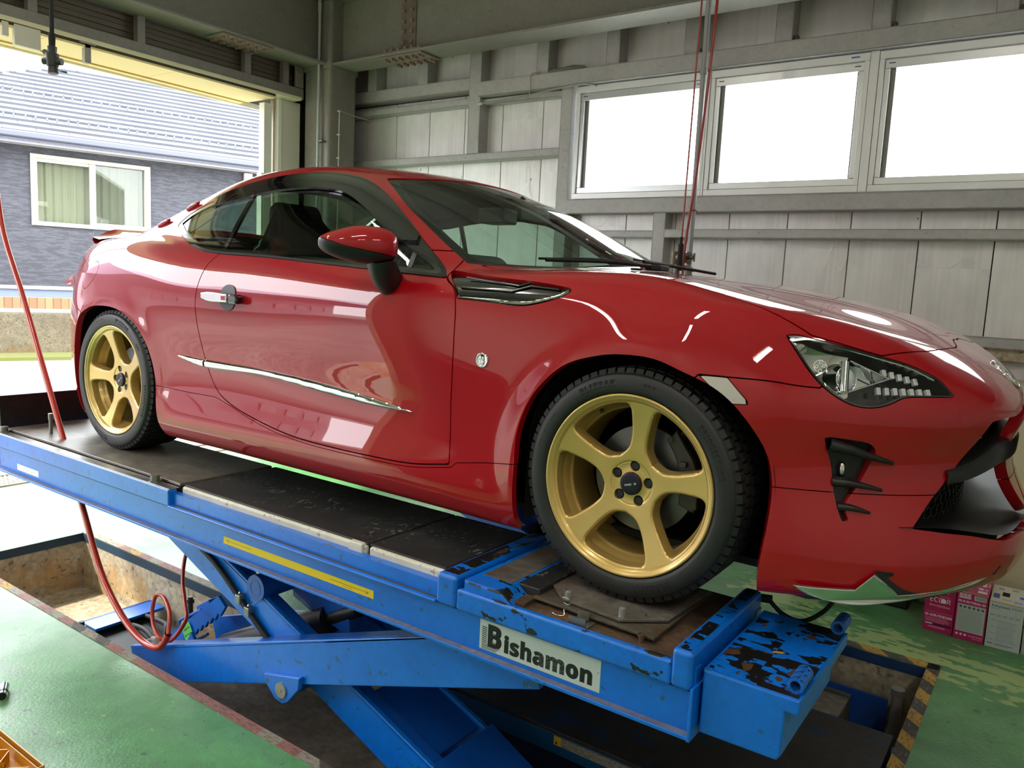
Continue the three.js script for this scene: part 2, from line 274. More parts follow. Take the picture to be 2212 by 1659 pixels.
// ---------------------------------------------------------------- computed textures
const hash2 = (x, y) => { let h = (x * 374761393 + y * 668265263) | 0; h = Math.imul(h ^ (h >>> 13), 1274126177); return ((h ^ (h >>> 16)) >>> 0) / 4294967295; };
function vnoise(x, y) { const i = Math.floor(x), j = Math.floor(y), u = x - i, v = y - j, a = u * u * (3 - 2 * u), b = v * v * (3 - 2 * v); return (hash2(i, j) * (1 - a) + hash2(i + 1, j) * a) * (1 - b) + (hash2(i, j + 1) * (1 - a) + hash2(i + 1, j + 1) * a) * b; }
function fbm(x, y, o = 4) { let s = 0, a = 0.5, t = 0; for (let k = 0; k < o; k++) { s += a * vnoise(x, y); t += a; x = x * 2.03 + 17.1; y = y * 2.03 + 9.7; a *= 0.5; } return s / t; }
function dataTex(w, h, fn, srgb = true, rep = true) {
  const d = new Uint8Array(w * h * 4); for (let j = 0; j < h; j++) for (let i = 0; i < w; i++) { const c = fn(i / w, j / h), k = (j * w + i) * 4; if (typeof c === 'number') d[k] = d[k + 1] = d[k + 2] = Math.max(0, Math.min(255, c * 255)); else for (let q = 0; q < 3; q++) d[k + q] = Math.max(0, Math.min(255, c[q])); d[k + 3] = 255; }
  const t = new THREE.DataTexture(d, w, h); t.magFilter = THREE.LinearFilter; t.minFilter = THREE.LinearMipmapLinearFilter; t.generateMipmaps = true; t.colorSpace = srgb ? THREE.SRGBColorSpace : THREE.NoColorSpace; if (rep) t.wrapS = t.wrapT = THREE.RepeatWrapping; t.needsUpdate = true; return t;
}
const mix3 = (a, b, t) => [a[0] + (b[0] - a[0]) * t, a[1] + (b[1] - a[1]) * t, a[2] + (b[2] - a[2]) * t];
const rep = (t, x, y = x) => { const k = t.clone(); k.repeat.set(x, y); k.needsUpdate = true; return k; };
// floor paint, one sheet over x -5.2..3, z -2.8..5.4 (8.2 m)
const FLX = -5.2, FLZ = -2.8, FLS = 8.2;
const floorTex = dataTex(2048, 2048, (u, v) => {
  const x = FLX + u * FLS, z = FLZ + (1 - v) * FLS, n = fbm(x * 3, z * 3, 5), m = fbm(x * 14 + 5, z * 14, 4), g = fbm(x * 60, z * 60, 2);
  let c = mix3([70, 124, 72], [92, 150, 90], n); c = c.map((k) => k * (0.86 + 0.24 * m + 0.08 * g));
  const st = fbm(x * 2 + 40, z * 9, 4); c = mix3(c, [112, 124, 110], 0.35 * sstep(0.5, 0.75, st));
  const d = Math.abs((z + 1.16) - 0.1 * Math.sin(x * 3) - (x > 0.5 ? -0.05 - (x - 0.5) * 0.02 : (0.5 - x) * -0.34)), band = sstep(0.3, 0.04, d) * sstep(-0.5, -0.2, x) * sstep(2.2, 1.2, x), w = fbm(x * 13 + z * 5, z * 30 - x * 4, 5);
  c = mix3(c, [168, 184, 118], sstep(0.0, 0.06, w - 0.66 + 0.27 * band) * (band > 0.02 ? 0.9 : 0));
  const chip = fbm(x * 34 + 7, z * 34 + 3, 3); c = mix3(c, [150, 168, 130], sstep(0.83, 0.86, chip) * 0.7); c = mix3(c, [48, 70, 50], sstep(0.17, 0.14, chip) * 0.6);
  return c;
}, true, false);
const floorRough = dataTex(512, 512, (u, v) => 0.2 + 0.35 * fbm(u * 40, v * 40, 4) + 0.12 * fbm(u * 8, v * 8, 3), false, false);
const floorBump = dataTex(512, 512, (u, v) => fbm(u * 64, v * 64, 4), false);
const concTex = dataTex(512, 512, (u, v) => { const n = fbm(u * 8, v * 8, 5), m = fbm(u * 50, v * 50, 3); let c = mix3([150, 138, 116], [196, 184, 158], n).map((k) => k * (0.8 + 0.35 * m)); c = mix3(c, [176, 132, 70], 0.5 * sstep(0.56, 0.75, fbm(u * 5 + 9, v * 3, 4))); return mix3(c, [86, 80, 70], sstep(0.3, 0.2, fbm(u * 34 + 4, v * 34, 3)) * 0.6); });
const asphaltTex = dataTex(512, 512, (u, v) => { const n = fbm(u * 6, v * 6, 5), m = fbm(u * 90, v * 90, 2); return mix3([108, 105, 100], [138, 134, 128], n).map((k) => k * (0.72 + 0.5 * m)); });
const steelTex = dataTex(1024, 512, (u, v) => { const n = fbm(u * 9, v * 5, 5), m = fbm(u * 40, v * 60, 3), s = fbm(u * 3, v * 46, 3); let c = mix3([74, 69, 63], [124, 117, 107], n).map((k) => k * (0.75 + 0.45 * m)); c = mix3(c, [120, 114, 104], 0.3 * sstep(0.55, 0.8, s)); return mix3(c, [96, 66, 40], 0.55 * sstep(0.6, 0.8, fbm(u * 7 + 3, v * 6, 4))); });
const rustTex = dataTex(512, 512, (u, v) => { const n = fbm(u * 7, v * 7, 5), m = fbm(u * 40, v * 40, 3); let c = mix3([66, 52, 42], [112, 84, 58], n).map((k) => k * (0.7 + 0.5 * m)); return mix3(c, [150, 92, 40], 0.5 * sstep(0.62, 0.8, fbm(u * 5 + 8, v * 9, 4))); });
const matTex = dataTex(1024, 512, (u, v) => { const n = fbm(u * 12, v * 8, 4), m = fbm(u * 80, v * 50, 2); let c = mix3([26, 26, 27], [48, 47, 46], n).map((k) => k * (0.8 + 0.4 * m)); return mix3(c, [128, 124, 116], sstep(0.71, 0.78, fbm(u * 90 + 3, v * 60, 2)) * sstep(0.45, 0.6, fbm(u * 5, v * 4, 3)) * 0.7); });
const blueWear = (amt, sd) => dataTex(512, 512, (u, v) => { const n = fbm(u * 5 + sd, v * 5, 4), m = fbm(u * 30, v * 30 + sd, 3); let c = mix3([0, 100, 204], [0, 120, 228], n).map((k) => k * (0.92 + 0.14 * m)); const w = fbm(u * 9 + sd, v * 14 + sd, 5), big = fbm(u * 2.2 + sd, v * 2.2, 3); c = mix3(c, [20, 18, 17], sstep(0, 0.035, w - 0.72 + amt * big)); return mix3(c, [86, 60, 42], sstep(0, 0.03, fbm(u * 12, v * 8 + sd, 4) - 0.80 + amt * 0.3 * big)); });
const blueClean = dataTex(256, 256, (u, v) => { const n = fbm(u * 5, v * 5, 4), m = fbm(u * 40, v * 40, 3); let c = mix3([0, 102, 206], [0, 120, 228], n).map((k) => k * (0.94 + 0.1 * m)); return mix3(c, [70, 66, 62], sstep(0.76, 0.8, fbm(u * 24, v * 24, 3)) * 0.5); });
const flangeTex = dataTex(256, 64, (u, v) => mix3([96, 98, 120], [128, 128, 144], fbm(u * 20, v * 6, 4)).map((k) => k * (0.8 + 0.3 * fbm(u * 90, v * 30, 2))));
const greyPaint = dataTex(512, 512, (u, v) => { const n = fbm(u * 5, v * 5, 4), m = fbm(u * 46, v * 46, 3); let c = mix3([158, 158, 155], [178, 177, 173], n).map((k) => k * (0.94 + 0.09 * m)); return mix3(c, [120, 104, 88], sstep(0.78, 0.86, fbm(u * 44 + 2, v * 40, 3)) * 0.45); });
const foilTex = [0, 1, 2].map((sd) => dataTex(256, 512, (u, v) => { const n = fbm(u * 3 + sd * 7, v * 6, 4), s = fbm(u * 24 + sd, v * 1.6, 3); let c = mix3([206, 205, 203], [232, 231, 228], n).map((k) => k * (0.95 + 0.08 * s)); const h = fbm(u * 18 + sd * 11, v * 34 + sd * 5, 2); return mix3(c, [58, 54, 50], sstep(0.93, 0.945, h) * 0.85); }));
const foilBump = [0, 1, 2].map((sd) => dataTex(256, 512, (u, v) => { const w = fbm(u * 3 + sd * 5, v * 5, 3), r = 1 - Math.abs(2 * fbm(u * 2.6 + w + sd * 3, v * 3.2 + w * 1.5, 3) - 1); return 0.5 * w * 0.4 + 0.6 * Math.pow(r, 9) * sstep(0.42, 0.62, fbm(u * 1.5 + sd * 9, v * 2 + 3, 2)); }, false));
const sidingTex = dataTex(1024, 1024, (u, v) => { const row = Math.floor(v * 110), a = fbm(u * 18 + row * 7.3, row * 3.1, 3), b = fbm(u * 60 + row * 3.1, v * 220, 2), e = Math.abs((v * 110) % 1 - 0.5); return mix3([80, 81, 90], [104, 105, 115], sstep(0.3, 0.7, a)).map((k) => k * (0.9 + 0.2 * b) * (e > 0.4 ? 0.92 : 1)); });
const canvasTex = (w, h, draw) => { const c = document.createElement('canvas'); c.width = w; c.height = h; draw(c.getContext('2d'), w, h); const t = new THREE.CanvasTexture(c); t.colorSpace = THREE.SRGBColorSpace; t.anisotropy = 8; return t; };
// ---------------------------------------------------------------- workshop shell
const FY = -0.74, CEIL = 3.55, ZB = -2.70, ZF = 5.6, XR = 4.6, XL = -4.86;
const steelGreyP = std(0xffffff, 0.55, 0, { map: greyPaint }), steelLight = std(0xb9b5aa, 0.55, 0, { map: greyPaint }), alu = std(0xc4c6c6, 0.32, 0.85), aluLight = std(0xd3d4d2, 0.38, 0.3);
const foil = [0, 1, 2].map((i) => std(0xffffff, 0.42, 0.12, { map: foilTex[i], bumpMap: foilBump[i], bumpScale: 0.006 }));
const concrete = std(0xffffff, 0.9, 0, { map: concTex }), dark = std(0x15140f, 0.8);
{ // floor with the pits cut out
  const s = new THREE.Shape([[-5.0, -2.75], [XR, -2.75], [XR, ZF], [-5.0, ZF]].map(([x, z]) => new THREE.Vector2(x, -z)));
  const hole = (p) => s.holes.push(new THREE.Path(p.map(([x, z]) => new THREE.Vector2(x, -z))));
  hole([[-3.68, 0.47], [-0.98, 0.47], [-0.98, -0.47], [-3.68, -0.47], [-3.68, -1.03], [0.575, -1.03], [0.575, 1.075], [-3.68, 1.075]]);
  const g = new THREE.ExtrudeGeometry(s, { depth: 0.02, bevelEnabled: false }); g.rotateX(-Math.PI / 2); g.translate(0, FY - 0.02, 0);
  const p = g.attributes.position, uv = []; for (let i = 0; i < p.count; i++) uv.push((p.getX(i) - FLX) / FLS, 1 - (p.getZ(i) - FLZ) / FLS); g.setAttribute('uv', new THREE.Float32BufferAttribute(uv, 2));
  struct('floor', g, new THREE.MeshPhysicalMaterial({ map: floorTex, roughnessMap: floorRough, roughness: 1, bumpMap: rep(floorBump, 16), bumpScale: 0.0012, clearcoat: 0.25, clearcoatRoughness: 0.28, side: THREE.DoubleSide }));
  const pit = struct('floor_pit'); const B = (n, m, ...a) => part(n, boxG(...a), m, pit);
  const PD = -1.06;
  B('pit_floor', concrete, -3.75, 0.65, PD - 0.1, PD, -1.1, 1.15);
  B('pit_wall', concrete, -3.75, 0.6, PD, FY - 0.045, 1.075, 1.15); B('pit_wall', concrete, -3.75, 0.6, PD, FY - 0.045, -1.1, -1.03);
  B('pit_wall', concrete, -3.76, -3.68, PD, FY - 0.045, -1.1, 1.15); B('pit_wall', concrete, 0.575, 0.66, PD, FY - 0.045, -1.1, 1.15);
  B('pit_wall', concrete, -3.7, -0.98, PD, FY - 0.045, -0.47, 0.47);
  const strip = std(0x2d5878, 0.6, 0, { map: greyPaint }), stripDark = std(0x123a6a, 0.55);
  B('pit_edge', strip, -3.76, 0.6, FY - 0.05, FY - 0.002, 1.073, 1.15); B('pit_edge', stripDark, -3.76, 0.6, FY - 0.05, FY - 0.002, -1.1, -1.028); B('pit_edge', strip, -3.76, -3.678, FY - 0.05, FY - 0.002, -1.1, 1.15); B('pit_edge', stripDark, 0.573, 0.66, FY - 0.05, FY - 0.002, -1.1, 1.15); B('pit_edge', strip, -3.7, -0.978, FY - 0.05, FY - 0.002, 0.40, 0.472);
  const tape = (sd, worn) => canvasTex(1024, 32, (x, w, h) => { x.fillStyle = worn ? '#7d7468' : '#4b463f'; x.fillRect(0, 0, w, h); for (let i = 0; i < 40; i++) { if (worn && hash2(i, sd) < 0.86) { x.fillStyle = hash2(i, sd + 3) < 0.5 ? '#8a5a55' : '#857f72'; x.fillRect(i * 32, 0, 32, h); continue; } x.fillStyle = i % 2 ? '#b98a2c' : '#3b3833'; x.beginPath(); x.moveTo(i * 32 - 8, h); x.lineTo(i * 32 + 24, h); x.lineTo(i * 32 + 40, 0); x.lineTo(i * 32 + 8, 0); x.fill(); } for (let k = 0; k < 1500; k++) { x.fillStyle = ['rgba(70,64,54,.5)', 'rgba(140,128,108,.4)', 'rgba(96,66,40,.4)'][k % 3]; x.fillRect(hash2(k, sd + 7) * w, hash2(k, sd + 8) * h, 1 + hash2(k, 3) * 8, 1 + hash2(k, 4) * 3); } });
  const tapeStrip = (n, x0, x1, z0, z1, sd, worn) => { const along = x1 - x0 > z1 - z0, g = boxG(x0, x1, FY, FY + 0.003, z0, z1), p = g.attributes.position, u = []; for (let i = 0; i < p.count; i++) u.push(...(along ? [(p.getX(i) - x0) / 3.2, (p.getZ(i) - z0) / (z1 - z0)] : [(p.getZ(i) - z0) / 3.2, (p.getX(i) - x0) / (x1 - x0)])); g.setAttribute('uv', new THREE.Float32BufferAttribute(u, 2)); const t = tape(sd, worn); t.wrapS = THREE.RepeatWrapping; part(n, g, std(0xffffff, 0.7, 0, { map: t }), pit); };
  tapeStrip('hazard_tape', 0.574, 0.625, -1.09, 1.1, 1, false); tapeStrip('hazard_tape', -1.2, 0.62, -1.09, -1.031, 2, false); tapeStrip('hazard_tape', -3.7, 0.6, 1.075, 1.115, 3, true); tapeStrip('hazard_tape', -3.7, -0.98, 0.425, 0.47, 5, true);
}
{ // window wall: sheet panels, rails and posts
  const w = struct('wall_back'), wx0 = -5.0, B = (n, m, ...a) => part(n, boxG(...a), m, w);
  const joints = []; for (let x = -4.69; x < XR; x += 0.4) joints.push(x);
  const winX0 = -2.34, winX1 = 1.9, winY0 = 1.5, winY1 = 2.34;
  B('outer_sheet', dark, wx0, XR, FY, winY0, ZB - 0.08, ZB - 0.03); B('outer_sheet', dark, wx0, XR, winY1, CEIL + 0.1, ZB - 0.08, ZB - 0.03); B('outer_sheet', dark, wx0, winX0, winY0, winY1, ZB - 0.08, ZB - 0.03); B('outer_sheet', dark, winX1, XR, winY0, winY1, ZB - 0.08, ZB - 0.03);
  joints.forEach((x, i) => { const x1 = Math.min(XR, x + 0.394), left = x + 0.4 < winX0 + 0.02; const pn = (a, b, y0, y1) => { const g = boxG(a, b, y0, y1, ZB - 0.02, ZB, 0.003), p = g.attributes.position, u = []; for (let k = 0; k < p.count; k++) u.push((p.getX(k) - x) / 0.4, (p.getY(k) + 0.74) / 1.15 + i * 0.37); g.setAttribute('uv', new THREE.Float32BufferAttribute(u, 2)); part('panel', g, foil[(i * 2 + (y0 > 1 ? 1 : 0)) % 3], w); };
    if (left) { pn(x, x1, FY, 1.86); pn(x, x1, 1.86, 2.40); } else if (x < winX0) { pn(x, x1, FY, 1.46); pn(x, winX0 - 0.02, 1.46, 2.40); } else pn(x, x1, FY, 1.46); });
  B('panel', foil[0], wx0, -4.696, FY, 2.4, ZB - 0.02, ZB, 0.003);
  const px = [-4.5, -3.885, -3.30, -2.645, -2.03, -1.415, -0.79, -0.21, 0.44, 1.05, 1.66, 2.27, 2.88, 3.5, 4.1];
  for (let i = 0; i < px.length; i++) { const a = i ? px[i - 1] : wx0; B('upper_panel', foil[i % 3], a + 0.004, px[i] - 0.004, 2.41, 3.0, ZB - 0.02, ZB - 0.004, 0.003); B('upper_panel', foil[(i + 1) % 3], a + 0.004, px[i] - 0.004, 3.006, CEIL, ZB - 0.02, ZB - 0.004, 0.003); }
  const chan = (n, x0, x1, y0, y1, z0 = ZB, z1 = -2.58) => { const v = y1 - y0 > x1 - x0; part(n, v ? M(boxG(x0, x1, y0, y1, z1 - 0.004, z1, 0.002), boxG(x0, x0 + 0.004, y0, y1, z0, z1), boxG(x1 - 0.004, x1, y0, y1, z0, z1), boxG(x0, x1, y0, y1, z0 - 0.004, z0)) : M(boxG(x0, x1, y0, y1, z1 - 0.004, z1, 0.002), boxG(x0, x1, y1 - 0.004, y1, z0, z1), boxG(x0, x1, y0, y0 + 0.004, z0, z1)), steelGreyP, w); };
  px.forEach((x, i) => { if (i !== 2) chan('post', x - 0.055, x + 0.055, i < 2 ? 2.51 : 2.46, CEIL); });
  chan('post', -3.365, -3.245, 1.89, CEIL); chan('post', -2.455, -2.355, FY, 2.36); chan('post', -1.615, -1.52, FY, 1.39); chan('post', 0.95, 1.05, FY, 1.39);
  chan('rail', -3.25, XR, 2.345, 2.46, ZB, -2.56); chan('rail', -2.36, XR, 1.39, 1.495, ZB, -2.56); chan('rail', -1.52, XR, 1.215, 1.275); chan('rail', -2.36, -1.615, 1.215, 1.265); chan('rail', -4.9, -3.365, 2.41, 2.51); chan('rail', -4.9, -3.365, 2.295, 2.35, ZB, -2.60); chan('rail', -4.9, -2.455, 1.835, 1.895); chan('rail', -3.25, -2.455, 2.29, 2.335, ZB, -2.62); chan('rail', -1.6, XR, 0.60, 0.66); chan('rail', -4.9, XR, 0.02, 0.08); B('rail', steelGreyP, wx0, XR, 2.86, 2.93, ZB - 0.004, ZB + 0.03, 0.01); B('rail', alu, wx0, XR, 2.845, 2.855, ZB - 0.004, ZB + 0.032);
  B('sill_strip', concrete, -1.6, XR, 0.53, 0.60, ZB, -2.62);
  for (const i of [3, 5, 6, 7, 8]) part('clip', M(boxG(px[i] + 0.05, px[i] + 0.085, 2.46, 2.50, -2.64, -2.60, 0.004), hexBolt(0.008, 0.012, [px[i] + 0.06, 2.485, -2.595], [0, 0, 1])), std(0x5b5048, 0.6, 0.5), w);
  // windows
  const pane = new THREE.MeshPhysicalMaterial({ color: 0xf4f6f4, roughness: 0.35, transmission: 1, thickness: 0, ior: 1.45, side: THREE.DoubleSide });
  [[-2.33, -1.285], [-1.265, -0.255], [-0.2, 0.86], [0.88, 1.88]].forEach(([a, b], i) => {
    const f = struct(`window_${i + 1}`), z0 = -2.69, P = (n, m, ...k) => part(n, boxG(...k), m, f);
    P('frame', aluLight, a, b, 1.503, 1.545, z0, -2.60, 0.003); P('frame', aluLight, a, b, 2.29, 2.338, z0, -2.60, 0.003); P('frame', aluLight, a, a + 0.03, 1.545, 2.29, z0, -2.60, 0.003); P('frame', aluLight, b - 0.03, b, 1.545, 2.29, z0, -2.60, 0.003);
    P('sash', alu, a + 0.03, b - 0.03, 1.547, 1.59, -2.66, -2.615, 0.003); P('sash', alu, a + 0.03, b - 0.03, 2.235, 2.288, -2.66, -2.615, 0.003); P('sash', alu, a + 0.03, a + 0.062, 1.59, 2.235, -2.66, -2.615, 0.003); P('sash', alu, b - 0.062, b - 0.03, 1.59, 2.235, -2.66, -2.615, 0.003);
    P('sash_inner', std(0x7d7b76, 0.5, 0.5), a + 0.062, a + 0.09, 1.59, 2.235, -2.675, -2.64, 0.002); P('sash_inner', std(0x7d7b76, 0.5, 0.5), b - 0.075, b - 0.062, 1.59, 2.235, -2.675, -2.64, 0.002);
    P('pane', pane, a + 0.03, b - 0.03, 1.58, 2.245, -2.653, -2.649);
    for (const cx of [a + 0.07, b - 0.07]) P('drain_slots', std(0x3a3a3a, 0.7), cx - 0.018, cx + 0.018, 2.262, 2.268, -2.616, -2.6145);
    if (i === 1) P('maker_label', std(0x4a7ab0, 0.6), b - 0.11, b - 0.06, 2.312, 2.322, -2.602, -2.5995);
    if (i < 3) P('mullion', aluLight, b + 0.002, b + (i === 1 ? 0.053 : 0.018), 1.503, 2.345, z0, -2.597, 0.003);
  });
}
{ // shutter wall with its header, canopy and jamb
  const w = struct('wall_left'), B = (n, m, ...a) => part(n, boxG(...a), m, w);
  const hm = std(0xcfcdc6, 0.55, 0, { map: greyPaint }), brown = std(0x6b6455, 0.5);
  B('wall_sheet', dark, -5.0, -4.95, FY, CEIL + 0.1, -2.78, -2.08); B('wall_sheet', std(0x4c473b, 0.7), -5.0, -4.978, 2.40, 2.72, -2.1, ZF); B('wall_sheet', dark, -5.0, -4.95, 2.72, CEIL + 0.1, -2.1, ZF); B('wall_sheet', concrete, -5.0, -4.9, FY, CEIL + 0.1, 4.9, ZF);
  B('header_beam', hm, -4.96, -4.86, 2.365, 2.455, -2.10, 5.0, 0.006); B('header_flange', std(0xd8cfae, 0.5), -4.97, -4.79, 2.335, 2.365, -2.02, 5.0, 0.004); B('header_channel', hm, -4.94, -4.86, 2.645, 2.715, -2.10, 5.0, 0.008);
  const zp = [-1.915, -1.525, -0.605, 0.14, 0.88, 1.62, 2.36, 3.1, 3.84, 4.58]; for (const z of zp) part('header_post', M(boxG(-4.93, -4.87, 2.45, 2.65, z - 0.03, z + 0.03, 0.004)), hm, w);
  for (let i = 0; i < 7; i++) B('shutter_slat', brown, -4.975, -4.962 - 0.006 * (i % 2), 2.455 + i * 0.038, 2.491 + i * 0.038, -2.05, 5.0, 0.004);
  B('angle_plate', hm, -4.88, -4.86, 2.46, 2.64, -2.095, -2.01, 0.002); for (const y of [2.50, 2.59]) part('bolt', hexBolt(0.012, 0.014, [-4.855, y, -2.05], [1, 0, 0]), hm, w);
  const sof = std(0xe8d49a, 0.6); for (let z = -1.75; z < 4.9; z += 0.92) B('soffit_panel', sof, -5.30, -4.80, 2.30, 2.318, z, Math.min(4.9, z + 0.916), 0.002); B('soffit_trim', std(0x3a3428, 0.6), -4.815, -4.80, 2.315, 2.335, -1.75, 5.0); B('soffit_rail', std(0xc9a75a, 0.5), -5.20, -5.185, 2.29, 2.30, -1.75, 5.0); B('canopy_roof', dark, -5.32, -4.95, 2.33, 2.36, -2.2, 5.0); B('canopy_fascia', std(0xe2dcc6, 0.5), -5.33, -5.30, 2.285, 2.40, -2.2, 5.0, 0.004);
  const jm = std(0xd9d6cb, 0.5); B('jamb', jm, -4.95, -4.90, FY, 2.335, -2.095, -1.885, 0.004); B('jamb_edge', std(0xe9e7de, 0.45), -4.97, -4.885, FY, 2.335, -1.885, -1.845, 0.004); B('shutter_guide', std(0xb2ab92, 0.45, 0.4), -4.96, -4.92, FY, 2.33, -1.835, -1.82); B('shutter_guide', std(0xe4e2da, 0.45), -4.97, -4.90, FY, 2.27, -1.79, -1.71, 0.004); B('guide_shoe', jm, -4.97, -4.905, FY, 1.68, -1.72, -1.69, 0.003);
  part('switch_box', M(boxG(-4.83, -4.79, 2.20, 2.33, 0.13, 0.29, 0.006), boxG(-4.825, -4.795, 2.24, 2.33, 0.32, 0.36, 0.004)), std(0xcac6ba, 0.5), w); part('bracket', M(boxG(-4.84, -4.80, 2.20, 2.33, -0.20, -0.155, 0.004), boxG(-4.85, -4.79, 2.325, 2.335, -0.23, -0.12)), std(0x9c9890, 0.5, 0.4), w);
}
{ // unseen sides: wall behind the camera, wall ahead of the car, ceiling with purlins
  const wm = std(0xd2d0c9, 0.6), a = struct('wall_front'), b = struct('wall_right'), c = struct('ceiling');
  part('wall_sheet', boxG(-5.0, XR + 0.1, FY, CEIL + 0.1, ZF, ZF + 0.1), wm, a); part('wall_sheet', boxG(XR, XR + 0.1, FY, CEIL + 0.1, -2.78, ZF), wm, b);
  part('roof_sheet', boxG(-5.0, XR + 0.1, CEIL + 0.1, CEIL + 0.2, -2.78, ZF + 0.1), std(0xc4c3bd, 0.6), c); for (let z = -2; z < 5.4; z += 0.9) part('purlin', boxG(-5.0, XR, CEIL - 0.02, CEIL + 0.1, z - 0.03, z + 0.03), steelGreyP, c);
}
{ // corner column and the two girders it carries
  const col = thing('steel_column', 'square grey steel corner column left of the window wall', 'column'); const cs = roundRect(-4.86, -4.525, -2.42, -2.10, 0.035, 6).map(([x, z]) => [x, z]);
  const cg = (y0, y1, k = 0) => { const g = prism(roundRect(-4.86 - k, -4.525 + k, 2.10 - k, 2.42 + k, 0.035, 6).map(([x, z]) => [x, z]), y0, y1); g.rotateX(-Math.PI / 2); return g; };
  part('shaft', boxUV(cg(FY, 2.6)), steelLight, col); part('joint_block', boxUV(cg(2.66, 3.16)), steelLight, col); part('diaphragm', boxUV(cg(2.60, 2.66, 0.012)), steelLight, col); part('diaphragm', boxUV(cg(3.16, 3.22, 0.012)), steelLight, col); part('shaft', boxUV(cg(3.22, CEIL + 0.1)), steelLight, col);
  const bolts = std(0x8d7468, 0.55, 0.3);
  const girder = (lab, len, m4) => { const g = thing('steel_girder', lab, 'girder'); const P = (n, m, ...k) => { const q = boxG(...k); q.applyMatrix4(m4); return part(n, q, m, g); };
    P('flange', steelLight, 0, len, 2.63, 2.65, -0.13, 0.13, 0.003); P('flange', steelLight, 0, len, 3.17, 3.19, -0.13, 0.13, 0.003); P('web', steelLight, 0, len, 2.65, 3.17, -0.008, 0.008);
    const bx = (x, y, z, ax) => { const q = M(hexBolt(0.016, 0.018, [x, y, z], ax), cyl(0.021, [x - ax[0] * 0.012, y - ax[1] * 0.012, z - ax[2] * 0.012], [x - ax[0] * 0.007, y - ax[1] * 0.007, z - ax[2] * 0.007], 14)); q.applyMatrix4(m4); part('bolt', q, bolts, g); };
    P('splice_plate', std(0xa99a90, 0.5, 0, { map: greyPaint }), 0.70, 0.86, 2.70, 3.12, 0.008, 0.018, 0.002); for (let r = 0; r < 5; r++) for (const x of [0.735, 0.825]) bx(x, 2.745 + r * 0.082, 0.03, [0, 0, 1]);
    P('splice_plate', std(0xb4ad9d, 0.5, 0, { map: greyPaint }), 0.55, 1.02, 2.615, 2.628, -0.12, 0.12, 0.002); P('splice_plate', std(0xb4ad9d, 0.5, 0, { map: greyPaint }), 0.55, 1.02, 2.652, 2.664, 0.025, 0.12, 0.002); for (let r = 0; r < 6; r++) for (const z of [0.05, 0.095]) { const x = 0.6 + r * 0.074; bx(x, 2.606, z, [0, -1, 0]); bx(x, 2.676, z, [0, 1, 0]); bx(x, 2.606, -z, [0, -1, 0]); } return g; };
  girder('grey steel girder running over the window wall, bolted splice near the column', 9.0, new THREE.Matrix4().makeTranslation(-4.525, 0, -2.25)); girder('grey steel girder running over the open shutter doorway', 7.6, new THREE.Matrix4().makeRotationY(-Math.PI / 2).setPosition(-4.69, 0, -2.10));
  const cd = thing('conduit_pipe', 'thin grey conduit pipe running up the corner column', 'pipe'); part('tube', cyl(0.0125, [-4.62, FY, -2.06], [-4.62, 3.5, -2.06], 14), std(0x9aa09c, 0.4), cd); part('coupling', cyl(0.017, [-4.62, 3.06, -2.06], [-4.62, 3.14, -2.06], 14), std(0x9aa09c, 0.4), cd); part('saddle', M(boxG(-4.65, -4.56, 1.98, 1.995, -2.10, -2.05, 0.003)), steelGrey, cd); part('saddle', M(boxG(-4.65, -4.56, 0.5, 0.515, -2.10, -2.05, 0.003)), steelGrey, cd);
  const wr = thing('cable', 'thin white cable clipped to the side of the corner column', 'cable'); part('lead', cyl(0.004, [-4.508, FY + 0.3, -2.2], [-4.508, 2.27, -2.2], 8), std(0xd8d6ce, 0.5), wr); for (const y of [2.26, 2.06, 1.86]) part('cable_clip', boxG(-4.522, -4.503, y - 0.006, y + 0.006, -2.21, -2.185, 0.002), std(0xd8d6ce, 0.5), wr); part('lead', tube([[-4.508, 2.265, -2.2], [-4.5, 2.25, -2.35], [-4.45, 2.235, -2.55]], 0.003, 12, 6), std(0xaaa8a0, 0.5), wr);
}
{ // twin tube lamps under the purlins
  const spots = [[-2.6, 2.2], [0.2, 2.2], [3.0, 2.2], [-2.6, 4.4], [0.2, 4.4], [3.0, 4.4]], em = new THREE.MeshStandardMaterial({ color: 0xffffff, emissive: 0xfff6e6, emissiveIntensity: 9 });
  spots.forEach(([x, z], i) => { const l = thing('ceiling_lamp', `twin tube ceiling lamp, ${['left', 'middle', 'right'][i % 3]} one of the row ${['above the photographer', 'behind the photographer'][Math.floor(i / 3)]}`, 'lamp', 'twin tube ceiling lamps'); const y = CEIL - 0.09; part('casing', boxG(x - 0.09, x + 0.09, y, y + 0.07, z - 0.62, z + 0.62, 0.006), std(0xe6e6e2, 0.5), l); for (const s of [-0.045, 0.045]) part('lamp_tube', cyl(0.014, [x + s, y - 0.025, z - 0.6], [x + s, y - 0.025, z + 0.6], 12), em, l);
    const r = new THREE.RectAreaLight(0xfff6ec, 22, 0.14, 1.2); r.position.set(x, y - 0.05, z); r.rotation.x = -Math.PI / 2; l.add(r); });
}
